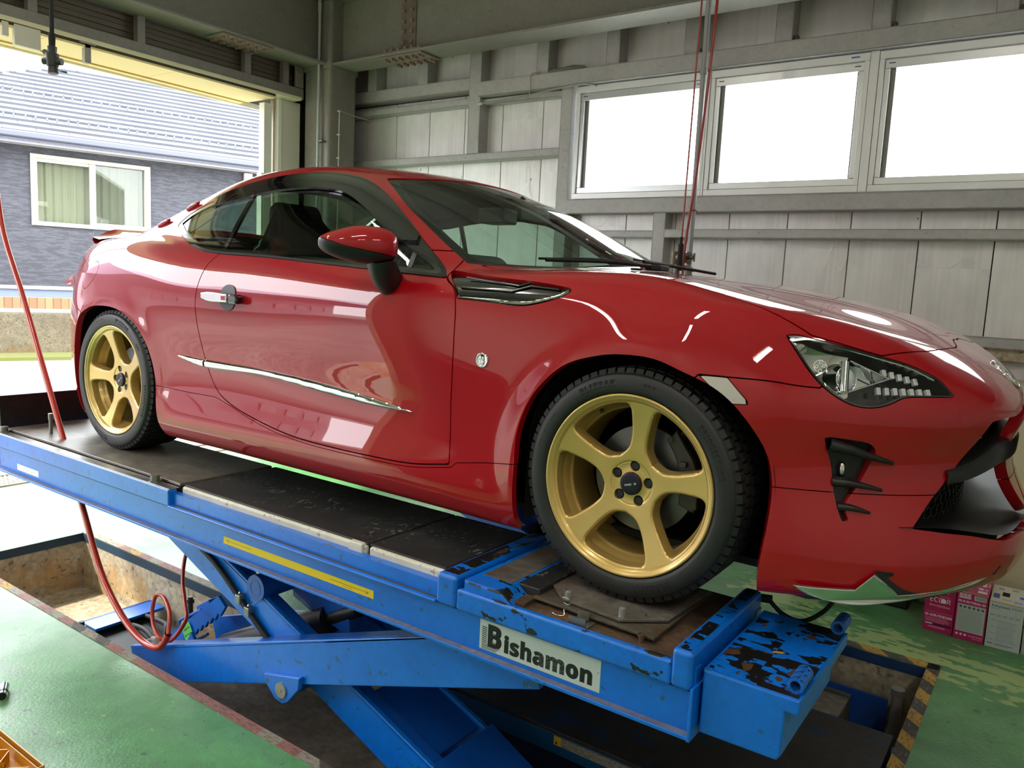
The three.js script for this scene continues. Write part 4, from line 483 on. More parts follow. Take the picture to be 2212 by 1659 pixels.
{ // prints on the near beam
  const plate = (n, x0, x1, y0, y1, tex, r = 0.45) => { const g = new THREE.PlaneGeometry(x1 - x0, y1 - y0).translate((x0 + x1) / 2, (y0 + y1) / 2, 1.0306); const b = new THREE.BoxGeometry(x1 - x0, y1 - y0, 0.0006).translate((x0 + x1) / 2, (y0 + y1) / 2, 1.0303); part(n, g, std(0xffffff, r, 0, { map: tex, side: THREE.FrontSide }), lift); };
  plate('maker_plate', -0.329, 0.053, -0.177, -0.0915, canvasTex(1024, 232, (x, w, h) => { x.fillStyle = '#b9c4c2'; x.fillRect(0, 0, w, h); x.fillStyle = '#101214'; x.font = 'bold 226px sans-serif'; x.textBaseline = 'alphabetic'; x.fillText('B', 62, 190); x.save(); x.translate(218, 196); x.scale(1.08, 1); x.font = 'bold 168px sans-serif'; x.lineWidth = 11; x.strokeStyle = '#101214'; x.strokeText('ishamon', 0, 0); x.fillText('ishamon', 0, 0); x.restore(); x.lineWidth = 14; x.strokeText('B', 62, 190); for (let k = 0; k < 9; k++) x.fillRect(20, 52 + k * 15, 46, 7); for (let k = 0; k < 4; k++) x.fillRect(20, 187 + k * 11, 170 - k * 12, 5); x.fillStyle = '#b9c4c2'; for (let k = 0; k < 3; k++) { x.fillRect(118, 72 + k * 9, 26, 4); x.fillRect(118, 142 + k * 9, 30, 4); } x.fillStyle = '#3a4040'; x.font = '18px sans-serif'; x.fillText('®', 1000, 100); for (let k = 0; k < 260; k++) { x.fillStyle = k % 2 ? 'rgba(120,128,126,.5)' : 'rgba(230,236,232,.4)'; x.fillRect(hash2(k, 1) * w, hash2(k, 2) * h, 1 + hash2(k, 3) * 4, 1 + hash2(k, 4) * 3); } for (let k = 0; k < 500; k++) { x.fillStyle = 'rgba(185,196,194,.75)'; x.fillRect(520 + hash2(k, 5) * 220, 90 + hash2(k, 6) * 100, 1 + hash2(k, 7) * 3, 1 + hash2(k, 8) * 3); } }));
  plate('load_notice', -1.507, -0.744, -0.1525, -0.1258, canvasTex(2048, 72, (x, w, h) => { x.fillStyle = '#e3c412'; x.fillRect(0, 0, w, h); x.fillStyle = '#2b2608'; x.strokeStyle = '#2b2608'; x.lineWidth = 3; x.font = 'bold 50px sans-serif'; x.textAlign = 'center'; x.fillText('車の重心をこの範囲内にセットして下さい。', 960, 53); const ar = (a, b) => { x.beginPath(); x.moveTo(a, 36); x.lineTo(b, 36); const d = Math.sign(b - a); x.moveTo(b - d * 38, 20); x.lineTo(b, 36); x.lineTo(b - d * 38, 52); x.stroke(); }; ar(430, 50); ar(1520, 1990); x.font = '11px sans-serif'; x.fillText('BISHAMON-7TC018-01', 1740, 60); }));
  plate('caution_label', -3.152, -2.936, -0.171, -0.142, canvasTex(256, 36, (x, w, h) => { x.fillStyle = '#eef0ee'; x.fillRect(0, 0, w, h); x.fillStyle = '#8a8f90'; x.font = 'bold 15px sans-serif'; x.fillText('注意', 20, 24); for (let k = 0; k < 5; k++) x.fillRect(80 + k * 30, 12 + (k % 2) * 8, 22, 3); }));
  const note = new THREE.PlaneGeometry(0.075, 0.07, 6, 6), p = note.attributes.position; for (let i = 0; i < p.count; i++) p.setZ(i, 0.006 * Math.cos(p.getX(i) * 30)); note.rotateZ(0.62); note.translate(-2.17, -0.79, 0.754); note.computeVertexNormals(); part('sticky_note', note, std(0xffffff, 0.7, 0, { map: canvasTex(128, 128, (x) => { x.fillStyle = '#6fdc6a'; x.fillRect(0, 0, 128, 128); x.strokeStyle = '#1d3a1c'; x.lineWidth = 4; for (let r = 0; r < 2; r++) { x.beginPath(); for (let k = 0; k < 26; k++) x.lineTo(14 + k * 4, 42 + r * 48 + 14 * Math.sin(k * 2.3 + r) * hash2(k, r)); x.stroke(); } }) }), lift, 'green handwritten sticky note');
}
{ // lowered table between the two platforms
  const t = thing('centre_table', 'lowered lift table with black oily top between the two platforms', 'lift table'); part('table_top', boxG(-0.93, 0.555, -0.775, -0.76, -0.385, 0.40, 0.003), std(0xffffff, 0.6, 0.1, { map: rep(dataTex(512, 512, (u, v) => { const n = fbm(u * 6, v * 6, 5), m = fbm(u * 40, v * 40, 3), c = mix3([34, 31, 28], [62, 55, 48], n).map((k) => k * (0.75 + 0.45 * m)); return mix3(c, [14, 48, 84], 0.7 * sstep(0.6, 0.7, fbm(u * 5 + 3, v * 11, 5))); }), 1.2) }), t); part('table_side', boxG(-0.93, 0.55, -0.85, -0.775, 0.365, 0.40, 0.003), phys(0x0b4b78, 0.45), t); part('table_side', boxG(-0.93, 0.55, -0.85, -0.775, -0.385, -0.36, 0.003), phys(0x0b4b78, 0.45), t); part('table_end', boxG(0.53, 0.552, -0.85, -0.775, -0.385, 0.40, 0.003), phys(0x0b4b78, 0.45), t); part('lower_frame', boxG(-0.9, 0.5, -1.02, -0.86, -0.3, 0.33, 0.01), std(0x0a1a38, 0.6), t); part('foot_frame', M(boxG(-0.93, 0.56, -0.86, -0.845, -0.46, -0.39, 0.002), boxG(0.556, 0.572, -0.9, -0.84, -0.46, 0.45, 0.002)), phys(0x0a4f96, 0.45), t);
  const g = new THREE.PlaneGeometry(0.5, 0.034).rotateX(0).translate(-0.19, -0.796, 0.4012); part('notice_strip', g, std(0xffffff, 0.6, 0, { map: canvasTex(1024, 72, (x, w, h) => { x.fillStyle = '#8f8a7c'; x.fillRect(0, 0, w, h); x.fillStyle = '#d8ac1c'; x.fillRect(0, 0, 60, h); x.fillStyle = '#6a6252'; for (let k = 0; k < 700; k++) { x.fillStyle = ['#5c554a', '#a39c8c', '#77705f'][k % 3]; x.fillRect(70 + hash2(k, 1) * 950, 4 + Math.floor(hash2(k, 2) * 8) * 8, 4 + hash2(k, 3) * 26, 4); } x.fillStyle = '#4a3a08'; x.fillRect(12, 44, 18, 20); }) }), t);
  for (const z of [0.43, -0.43]) part('guide_bar', boxG(-0.95, 0.4, -1.06, -0.93, z - 0.01, z + 0.01), bluePlain, t);
}
// ---------------------------------------------------------------- the red coupe
const car = thing('coupe_car', 'red two door coupe with gold five spoke wheels standing on the blue lift', 'car');
const carBase = bodyGrid();
{
  const UF = AXB + UR * Math.PI / 2, UB = AXA - UR * Math.PI / 2;
  const both = (m) => joinM(m, flipZ(m));
  const pair = (name, m, mat, depth = 0.014, parent = car, label) => { const g = withRim(m, depth); const a = part(name, geoM(g), mat, parent, label); const b = part(name, geoM(flipZ(g)), mat, parent); return [a, b]; };
  const one = (name, m, mat, depth = 0.014, parent = car, label) => part(name, geoM(both(withRim(m, depth))), mat, parent, label);
  // wheel arch openings
  const ptsF = [[-0.345, -0.2, 1], [-0.348, 0.32], [-0.344, 0.41], [-0.31, 0.505], [-0.25, 0.58], [-0.19, 0.625], [-0.105, 0.654], [-0.036, 0.666], [0.067, 0.664], [0.146, 0.639], [0.228, 0.604], [0.287, 0.554], [0.345, 0.464], [0.366, 0.383], [0.369, 0.276], [0.36, 0.15], [0.352, -0.2, 1]], archF = sideRegion(ptsF);
  const ptsR = [[-2.91, -0.2, 1], [-2.915, 0.25], [-2.905, 0.36], [-2.87, 0.488], [-2.812, 0.585], [-2.708, 0.637], [-2.612, 0.65], [-2.479, 0.643], [-2.378, 0.609], [-2.313, 0.567], [-2.249, 0.483], [-2.21, 0.363], [-2.197, 0.222], [-2.19, -0.2, 1]], archR = sideRegion(ptsR);
  let B = clip(carBase, archF, 1); B = clip(B, archR, 1); B = clip(B, (x, y) => y - 0.112, 1);
  const inner = B;
  // glass areas
  const dlo = sideRegion([[-2.352, 1.046], [-2.3665, 1.0245], [-2.3, 0.9925], [-2.2, 0.9543], [-2.082, 0.9217], [-1.969, 0.9025], [-1.857, 0.8948], [-1.584, 0.887], [-1.2485, 0.8701], [-1.016, 0.8582], [-0.676, 0.8405, 1], [-0.775, 0.905], [-0.9075, 0.989], [-1.0374, 1.0728], [-1.156, 1.1403], [-1.27, 1.188], [-1.397, 1.21], [-1.526, 1.2146], [-1.716, 1.2065], [-1.921, 1.1792], [-2.093, 1.143], [-2.225, 1.108], [-2.305, 1.08]]);
  const ws = wrapRegion([[-1.227, 1.2023, 0.5304, 1], [-1.177, 1.1756, 0.5591], [-1.028, 1.0875, 0.6258], [-0.9213, 1.0266, 0.6547], [-0.82, 0.9689, 0.6823], [-0.678, 0.8923, 0.714, 1], [-0.617, 0.888, 0.668], [-0.535, 0.889, 0.585], [-0.45, 0.895, 0.45], [-0.40, 0.90, 0.25], [-0.39, 0.905, 0, 1], [-1.14, 1.243, 0, 1], [-1.15, 1.238, 0.25], [-1.18, 1.225, 0.42]]);
  const rg = wrapRegion([[-2.2, 1.24, 0, 1], [-2.22, 1.21, 0.3], [-2.27, 1.17, 0.48, 1], [-2.5, 1.08, 0.54], [-2.75, 0.985, 0.575, 1], [-2.85, 0.985, 0.35], [-2.88, 0.99, 0, 1]]);
  let side, wsM, rgM;
  [side, B] = split(B, (x, y, z) => (y > 0.8 ? dlo(x, y) : 1), 0.0004);
  [wsM, B] = split(B, ws, 0.0004); [rgM, B] = split(B, rg, 0.0004);
  // window band: black frame, three panes, visor
  const glassIn = (x, y, z) => dlo(x, y) + 0.021 + 0.02 * sstep(-1.35, -0.9, x) * sstep(0.86, 0.95, y);
  const [panes, frame] = split(side, glassIn, 0);
  pair('window_frame', shell(frame, -0.002), blackGloss, 0.02);
  const bp = (x, y) => x + 1.868 - (y - 0.9) * 0.13;                 // slim pillar between door glass and quarter glass
  pair('quarter_window', shell(clip(panes, bp, -1, 0.012), -0.006), glassTint, 0.004);
  const qf = (x, y) => x + 0.86 + (y - 0.86) * 0.16;                 // divider in front of the mirror
  pair('door_window', shell(clip(clip(panes, bp, 1, 0.012), qf, -1, 0.009), -0.006), glassTint, 0.004);
  pair('front_quarter_window', shell(clip(panes, qf, 1, 0.009), -0.006), glassTint, 0.004);
  pair('pillar_trim', shell(clip(clip(panes, bp, 1, -0.012), bp, -1, -0.012), -0.004), blackGloss, 0.01);
  pair('window_divider', shell(clip(clip(panes, qf, 1, -0.009), qf, -1, -0.009), -0.004), blackSatin, 0.01);
  const visor = clip(clip(clip(side, (x, y) => dlo(x, y) + 0.062 - 0.02 * sstep(-1.9, -2.1, x), 1), (x, y) => x + 2.12, 1), (x, y) => -0.9 - x - (y - 1.0) * 0.4, 1);
  pair('door_visor', shell(clip(visor, (x, y) => y - 0.955, 1), 0.01), phys(0x09090a, 0.06, { clearcoat: 1 }), 0.012);
  const bead = clip(clip(frame, (x, y) => dlo(x, y) + 0.0085, 1), (x, y) => y - 0.93 + 0.045 * sstep(-1.6, -0.9, x), -1);
  pair('window_moulding', shell(bead, 0.004), blackSatin, 0.006);
  one('windshield', shell(wsM, -0.004), glassClear, 0.004);
  one('windshield_band', shell(clip(wsM, (x, y, z) => ws(x, y, z) + 0.03, 1), -0.0055), blackMatt, 0.0);
  one('rear_window', shell(rgM, -0.004), glassTint, 0.004);
  // headlamps, bonnet, doors, wings, bumpers
  const hl = wrapRegion([[0.355, 0.742, 0.759, 1], [0.38, 0.7444, 0.7445], [0.41, 0.7375, 0.7279], [0.479, 0.7225, 0.6838], [0.547, 0.7035, 0.6358], [0.6147, 0.681, 0.5792], [0.6666, 0.653, 0.5335], [0.6895, 0.6295, 0.521], [0.7055, 0.6095, 0.512, 1], [0.658, 0.61, 0.5784], [0.6115, 0.6075, 0.6314], [0.588, 0.5931, 0.6587], [0.567, 0.5843, 0.6793], [0.5446, 0.5812, 0.6976], [0.511, 0.5873, 0.721], [0.465, 0.6141, 0.7452], [0.4255, 0.6509, 0.7562], [0.39, 0.6963, 0.76]], 0.006);
  let hlM, hood, door, skirt, bumper, rbump, fuel, tail, fender;
  [hlM, B] = split(B, hl, 0.0015);
  const hoodR = wrapRegion([[0.553, 0.7045, 0.631, 1], [0.603, 0.7145, 0.55], [0.631, 0.716, 0.48], [0.655, 0.7188, 0.333], [0.664, 0.7201, 0.2], [0.668, 0.721, 0, 1], [-0.37, 0.9, 0, 1], [-0.39, 0.895, 0.3], [-0.46, 0.891, 0.48], [-0.56, 0.889, 0.61], [-0.64, 0.885, 0.69, 1], [-0.4, 0.878, 0.705], [-0.1, 0.872, 0.722], [0.12, 0.845, 0.736], [0.2475, 0.8157, 0.7426], [0.309, 0.7963, 0.7453], [0.3695, 0.7672, 0.7349], [0.407, 0.745, 0.7256, 1], [0.479, 0.726, 0.684], [0.53, 0.711, 0.65]]);
  [hood, B] = split(B, hoodR, 0.002);
  const marker = wrapRegion([[0.186, 0.6343, 0.8714, 1], [0.25, 0.6335, 0.8495, 1], [0.308, 0.5726, 0.838, 1], [0.2604, 0.5705, 0.8575, 1]]);
  const bumpR = wrapRegion([[0.1, 0.55, 0.88, 1], [0.186, 0.636, 0.8714, 1], [0.25, 0.6345, 0.8495], [0.344, 0.6316, 0.8095], [0.4065, 0.6245, 0.778], [0.4436, 0.6226, 0.756, 1], [0.5, 0.66, 0.71, 1], [0.56, 0.73, 0.62, 1], [0.6, 0.78, 0.4, 1], [0.62, 0.8, 0, 1], [UF + 0.2, 1.6], [UF + 0.2, -1.6], [AXB - 0.05, -1.6], [AXB + 0.25, -0.4], [0.2, 0.3, 0.88, 1]]);
  [bumper, B] = split(B, bumpR, 0.0018);
  const doorR = sideRegion([[-0.70, 0.93, 1], [-0.684, 0.85], [-0.6225, 0.8079], [-0.606, 0.753], [-0.603, 0.652], [-0.606, 0.549], [-0.6087, 0.455], [-0.604, 0.34], [-0.5985, 0.2723, 1], [-0.75, 0.249], [-0.94, 0.2419], [-1.315, 0.2467], [-1.5325, 0.2748], [-1.711, 0.313], [-1.807, 0.3561], [-1.8686, 0.433], [-1.909, 0.56], [-1.925, 0.669], [-1.923, 0.743], [-1.908, 0.8075], [-1.889, 0.854], [-1.872, 0.8888], [-1.86, 0.94, 1]]);
  [door, B] = split(B, doorR, 0.0022);
  const skirtR = sideRegion([[-2.3, 0.3365, 1], [-2.2, 0.335], [-2.018, 0.33], [-1.82, 0.331, 1], [-1.735, 0.312], [-1.54, 0.266], [-1.315, 0.236], [-0.94, 0.231], [-0.75, 0.238], [-0.59, 0.264, 1], [-0.572, 0.2813, 1], [-0.4565, 0.3013], [-0.33, 0.32, 1], [-0.33, -0.1, 1], [-2.3, -0.1, 1]]);
  [skirt, B] = split(B, skirtR, 0.0012);
  const rbR = wrapRegion([[-2.72, 0.53, 0.9, 1], [-2.785, 0.6077, 0.895], [-2.856, 0.63, 0.877], [-2.892, 0.6716, 0.863], [-2.984, 0.7364, 0.823], [-3.12, 0.76, 0.74, 1], [-3.3, 0.78, 0.3, 1], [-3.38, 0.78, 0, 1], [UB - 0.2, 1.6], [UB - 0.2, -1.6], [AXA - 0.1, -1.6], [-2.75, 0.3, 0.9, 1]]);
  [rbump, B] = split(B, rbR, 0.0018);
  fuel = clip(B, () => 1, 1);
  const fuelR = sideRegion([[-2.744, 0.845], [-2.785, 0.83], [-2.821, 0.785], [-2.831, 0.744], [-2.798, 0.718], [-2.7705, 0.7232], [-2.718, 0.76], [-2.693, 0.806], [-2.705, 0.834]], 0.006);
  [fuel, B] = split(B, fuelR, 0.0014);
  const tailR = wrapRegion([[-2.8823, 0.842, 0.82, 1], [-2.9076, 0.8068, 0.828], [-2.9227, 0.7708, 0.8358, 1], [-3.05, 0.775, 0.78], [-3.22, 0.79, 0.6, 1], [-3.22, 0.865, 0.58, 1], [-3.05, 0.868, 0.74]]);
  [tail, B] = split(B, tailR, 0.0012);
  const ventR = sideRegion([[-0.70, 0.868, 1], [-0.516, 0.8525], [-0.3235, 0.8414], [-0.223, 0.8303, 1], [-0.2146, 0.8237], [-0.23, 0.809], [-0.328, 0.7783], [-0.3844, 0.7714], [-0.475, 0.7761], [-0.606, 0.7812, 1], [-0.63, 0.82]]);
  let vent; [vent, B] = split(B, (x, y, z) => (y > 0.7 ? ventR(x, y) : 1), 0.0005);
  let mark; [mark, bumper] = split(bumper, marker, 0.001);
  const bventR = wrapRegion([[0.4647, 0.5069, 0.7503, 1], [0.511, 0.5023, 0.7174], [0.554, 0.493, 0.6823], [0.566, 0.4764, 0.668], [0.559, 0.45, 0.6685], [0.5436, 0.404, 0.681], [0.533, 0.379, 0.693], [0.5187, 0.339, 0.7146], [0.532, 0.304, 0.7163, 1], [0.5205, 0.303, 0.7248], [0.5064, 0.332, 0.7255], [0.4924, 0.375, 0.7244], [0.4816, 0.434, 0.7272]], 0.006);
  let bvent; [bvent, bumper] = split(bumper, bventR, 0.0005);
  const grilleR = wrapRegion([[0.784, 0.545, 0.395, 1], [0.7474, 0.48, 0.4315], [0.7064, 0.4, 0.493], [0.681, 0.352, 0.55], [0.656, 0.29, 0.614, 1], [0.7, 0.281, 0.56], [0.774, 0.262, 0.467], [0.834, 0.2375, 0.3545], [0.862, 0.235, 0.2], [0.87, 0.236, 0, 1], [0.84, 0.556, 0, 1], [0.832, 0.555, 0.2]], 0.008);
  bumper = clip(bumper, grilleR, 1);
  const bl1 = (x, y, z) => y - 0.3745 + 0.045 * (z - 0.7) * 0 - 0.05 * (x - 0.34) * -0.55;          // joint of the lower lip kit
  let lip; [lip, bumper] = split(bumper, (x, y, z) => bl1(x, y, z), 0.0012);
  // sign: bl1 < 0 is below
  one('bonnet', hood, paint, 0.016);
  pair('door', door, paint, 0.016);
  pair('side_skirt', skirt, paint, 0.02);
  one('front_bumper', bumper, paint, 0.03);
  one('front_lip', lip, paint, 0.03);
  one('rear_bumper', rbump, paint, 0.025);
  pair('fuel_flap', fuel, paint, 0.008);
  pair('tail_lamp', tail, redLens, 0.01);
  one('body_shell', B, paint, 0.022, car);
  pair('side_marker', shell(mark, -0.001), phys(0xb9b4ad, 0.12, { clearcoat: 1 }), 0.01);
  // black backing behind the joints
  const back = clip(clip(clip(clip(inner, (x, y, z) => (y > 0.8 ? dlo(x, y) : 1), 1), ws, 1), rg, 1), (x, y, z) => Math.min(hl(x, y, z), bventR(x, y, z), grilleR(x, y, z), y > 0.7 ? ventR(x, y) : 1), 1, 0.004);
  one('inner_panel', shell(back, -0.019), blackMatt, 0);
  var archLoops = { f: outline(ptsF, 0.03), r: outline(ptsR, 0.03) };
  var carPieces = { dlo, hlM, vent, bvent, hl, ventR, bventR, grilleR, pair, one, both };
}
// ---------------------------------------------------------------- wheels
const fontBold = await new FontLoader().loadAsync('fonts/droid/droid_sans_bold.typeface.json');
const fontReg = await new FontLoader().loadAsync('fonts/droid/droid_sans_regular.typeface.json');
const textG = (s, size, depth, font = fontBold, seg = 3) => new TextGeometry(s, { font, size, depth, curveSegments: seg, bevelEnabled: false });
function arcText(s, size, r, mid, z, depth, spacing = 1.12, tilt = 0) {    // letters round a wheel, upright when read from the outside
  const gs = [], adv = [...s].map((c) => { if (c === ' ') return size * 0.5; const g = textG(c, size, depth); g.computeBoundingBox(); return (g.boundingBox.max.x - g.boundingBox.min.x) * 1 + size * 0.16 * spacing; });
  let a = mid + adv.reduce((p, c) => p + c, 0) / 2 / r;
  [...s].forEach((c, i) => { const w = adv[i] / r; if (c !== ' ') { const g = textG(c, size, depth); g.computeBoundingBox(); g.translate(-(g.boundingBox.max.x + g.boundingBox.min.x) / 2, 0, 0); g.rotateX(tilt); g.translate(0, r, z); g.rotateZ(a - w / 2 - Math.PI / 2); gs.push(g); } a -= w; });
  return M(gs);
}
const wheelGeo = (() => {
  const barrel = lathe([[0.236, -0.21], [0.236, -0.012], [0.2455, -0.010], [0.2468, -0.003], [0.2445, 0.0015], [0.2395, 0.0005], [0.2365, -0.0035], [0.2335, -0.0045], [0.2305, -0.0055], [0.2285, -0.0095], [0.2262, -0.0105], [0.2245, -0.0145], [0.2235, -0.0205], [0.2205, -0.034], [0.2085, -0.066], [0.2068, -0.072], [0.2035, -0.074], [0.2022, -0.080], [0.2042, -0.2]], 144);
  // spoke disc as a height field clipped by its five openings
  const hw = nspl([0.05, 0.09, 0.12, 0.15, 0.18, 0.2, 0.215, 0.23], [0.042, 0.0275, 0.0235, 0.0245, 0.0285, 0.033, 0.040, 0.048]);
  const prof = nspl([0, 0.03, 0.055, 0.062, 0.075, 0.095, 0.12, 0.16, 0.2, 0.226], [-0.043, -0.043, -0.043, -0.0405, -0.0385, -0.036, -0.0335, -0.027, -0.0185, -0.0125]);
  const open = (x, y) => {                                         // positive inside an opening
    const r = Math.hypot(x, y), k = Math.PI * 2 / 5; let a = Math.atan2(y, x); a -= Math.round(a / k) * k;
    const lx = r * Math.cos(a), ly = Math.abs(r * Math.sin(a));
    return smin(smin(ly - hw(lx), r - 0.078, 0.032), 0.2205 - r, 0.014);
  };
  const lug = [...Array(5)].map((_, i) => [0.0495 * Math.cos(i * 1.2566), 0.0495 * Math.sin(i * 1.2566)]);
  const hgt = (x, y) => {
    const r = Math.hypot(x, y), d = -open(x, y);                    // distance into the metal
    let z = prof(r); if (d < 0.007) { const t = 1 - Math.max(0, d) / 0.007; z -= 0.006 * (1 - Math.sqrt(Math.max(0, 1 - t * t))); }
    z -= 0.0016 * Math.exp(-(((r - 0.0585) / 0.0016) ** 2));        // ring groove of the hub
    return z;
  };
  const pos = [], nor = [], idx = [], NR = 92, NA = 420;
  for (let i = 0; i <= NR; i++) for (let j = 0; j < NA; j++) {
    const r = 0.002 + 0.2235 * i / NR, a = j / NA * Math.PI * 2, x = r * Math.cos(a), y = r * Math.sin(a), e = 0.0008;
    pos.push(x, y, hgt(x, y)); const gx = (hgt(x + e, y) - hgt(x - e, y)) / (2 * e), gy = (hgt(x, y + e) - hgt(x, y - e)) / (2 * e), l = Math.hypot(gx, gy, 1); nor.push(-gx / l, -gy / l, 1 / l);
  }
  for (let i = 0; i < NR; i++) for (let j = 0; j < NA; j++) { const a = i * NA + j, b = i * NA + (j + 1) % NA, c = a + NA, d = b + NA; idx.push(a, c, d, a, d, b); }
  let m = clip({ pos, nor, idx }, (x, y) => -open(x, y), 1);
  for (const [lx, ly] of lug) m = clip(m, (x, y) => Math.hypot(x - lx, y - ly) - 0.0145, 1);
  const E = withRim(m, 0.0); const out = { pos: E.pos.slice(), nor: E.nor.slice(), idx: E.idx.slice() };
  // side walls of the openings run straight back
  const ed = new Map(), n = m.pos.length / 3; for (let t = 0; t < m.idx.length; t += 3) for (let k = 0; k < 3; k++) { const a = m.idx[t + k], b = m.idx[t + (k + 1) % 3], key = Math.min(a, b) * n + Math.max(a, b); ed.set(key, ed.has(key) ? 0 : [a, b]); }
  const wall = { pos: m.pos.slice(), nor: m.nor.slice(), idx: m.idx.slice() };
  for (const e of ed.values()) if (e) {
    const [a, b] = e, A = m.pos.slice(3 * a, 3 * a + 3), Bq = m.pos.slice(3 * b, 3 * b + 3), r = Math.hypot(A[0], A[1]); if (r < 0.004 || r > 0.2225) continue;
    const dp = r < 0.075 ? 0.018 : 0.034, k = wall.pos.length / 3, s = r < 0.075 ? 0 : 0.003;
    let nx = Bq[1] - A[1], ny = -(Bq[0] - A[0]); const l = Math.hypot(nx, ny) || 1; nx /= l; ny /= l;
    const rows = [[0, 0], [0.010, 0], [0.013, s], [dp, s * 1.6]];
    for (const [dz, o] of rows) wall.pos.push(A[0] - nx * -o, A[1] - ny * -o, A[2] - dz, Bq[0] - nx * -o, Bq[1] - ny * -o, Bq[2] - dz), wall.nor.push(nx, ny, 0, nx, ny, 0);
    for (let q = 0; q < 3; q++) { const i = k + 2 * q; wall.idx.push(i, i + 2, i + 1, i + 1, i + 2, i + 3); }
  }
  const face = geoM(wall);
  const tire = lathe([[0.237, -0.205], [0.245, -0.215], [0.27, -0.219], [0.295, -0.213], [0.3075, -0.198], [0.3085, -0.11], [0.3075, -0.022], [0.3035, -0.010], [0.299, -0.0035], [0.2965, 0.0005], [0.2935, 0.001], [0.288, 0.0045], [0.272, 0.007], [0.26, 0.0045], [0.2545, 0.0035], [0.2515, -0.0005], [0.2495, 0.0005], [0.2475, -0.005], [0.244, -0.014], [0.236, -0.02]], 144);
  const blocks = [];
  for (let i = 0; i < 70; i++) for (const [z0, z1, r, sk] of [[-0.043, -0.0065, 0.3145, 0], [-0.082, -0.047, 0.3168, 0.5], [-0.138, -0.088, 0.317, 0.2], [-0.175, -0.142, 0.3168, 0.7], [-0.212, -0.179, 0.3145, 0.3]]) {
    const g = boxG(-0.0108, 0.0108, 0.3, r, z0, z1); if (z1 > -0.01) { const p = g.attributes.position; for (let q = 0; q < p.count; q++) if (p.getZ(q) > z1 - 1e-4 && p.getY(q) > 0.305) p.setZ(q, z1 - 0.006); g.computeVertexNormals(); }
    g.rotateZ((i + sk) / 70 * Math.PI * 2); blocks.push(g);
  }
  const tread = M(blocks);
  const nuts = lug.map(([x, y]) => M(cyl(0.011, [x, y, -0.058], [x, y, -0.0465], 6), cyl(0.0146, [x, y, -0.062], [x, y, -0.058], 18)));
  const cap = lathe([[0, -0.0325], [0.02, -0.0325], [0.0295, -0.0338], [0.0312, -0.037], [0.0317, -0.044]], 48);
  const disc = M(lathe([[0.075, -0.115], [0.148, -0.115], [0.148, -0.128], [0.148, -0.141], [0.075, -0.141]], 72), lathe([[0.0, -0.085], [0.066, -0.085], [0.072, -0.09], [0.075, -0.115]], 48));
  const cal = [];
  { const s = outline([[0.098, 0.155, 1], [0.125, 0.115], [0.156, 0.07], [0.168, 0.0], [0.162, -0.06, 1], [0.118, -0.045, 1], [0.116, 0.02], [0.1, 0.08], [0.075, 0.12, 1]], 0.01); cal.push(prism(s, -0.108, -0.085, 0.006), prism(s, -0.17, -0.146, 0.004)); cal.push(boxG(0.15, 0.17, -0.05, 0.05, -0.17, -0.085, 0.004)); cal.push(boxG(0.118, 0.138, 0.06, 0.075, -0.09, -0.072, 0.002), cyl(0.009, [0.085, 0.128, -0.11], [0.085, 0.128, -0.08], 12)); }
  return { barrel, face, tire, tread, nuts, cap, disc, cal: M(cal) };
})();
const capMat = (() => {
  const c = document.createElement('canvas'); c.width = c.height = 128; const x = c.getContext('2d'); x.fillStyle = '#2a2633'; x.fillRect(0, 0, 128, 128);
  x.fillStyle = '#e8e6ea'; x.font = 'bold 15px sans-serif'; x.textAlign = 'center'; x.fillText('ENKEI', 52, 72); x.font = 'bold 17px sans-serif'; x.fillText('ϖ', 96, 72);
  const t = new THREE.CanvasTexture(c); t.colorSpace = THREE.SRGBColorSpace; return std(0xffffff, 0.32, 0.6, { map: t });
})();
{ const p = wheelGeo.cap.attributes.position, uv = []; for (let i = 0; i < p.count; i++) uv.push(0.5 + p.getX(i) / 0.062, 0.5 + p.getY(i) / 0.062); wheelGeo.cap.setAttribute('uv', new THREE.Float32BufferAttribute(uv, 2)); }
const letterRub = std(0x050505, 0.8), rubberSide = std(0x1b1b1c, 0.5);
const sideWords = M(arcText('BLIZZAK', 0.0185, 0.2665, 1.18, 0.0053, 0.0014), arcText('VRX', 0.0125, 0.2695, 0.62, 0.0053, 0.0014), arcText('BRIDGESTONE', 0.015, 0.267, -0.25, 0.0053, 0.0014), arcText('225/40R18 88Q', 0.0105, 0.2695, 1.95, 0.0053, 0.0011), arcText('BLIZZAK', 0.0185, 0.2665, -1.95, 0.0053, 0.0014), arcText('TUBELESS', 0.006, 0.268, 2.6, 0.0053, 0.001));
const rimWords = arcText('PF05', 0.017, 0.2065, Math.PI, -0.054, 0.0012, 1.3, -0.9);
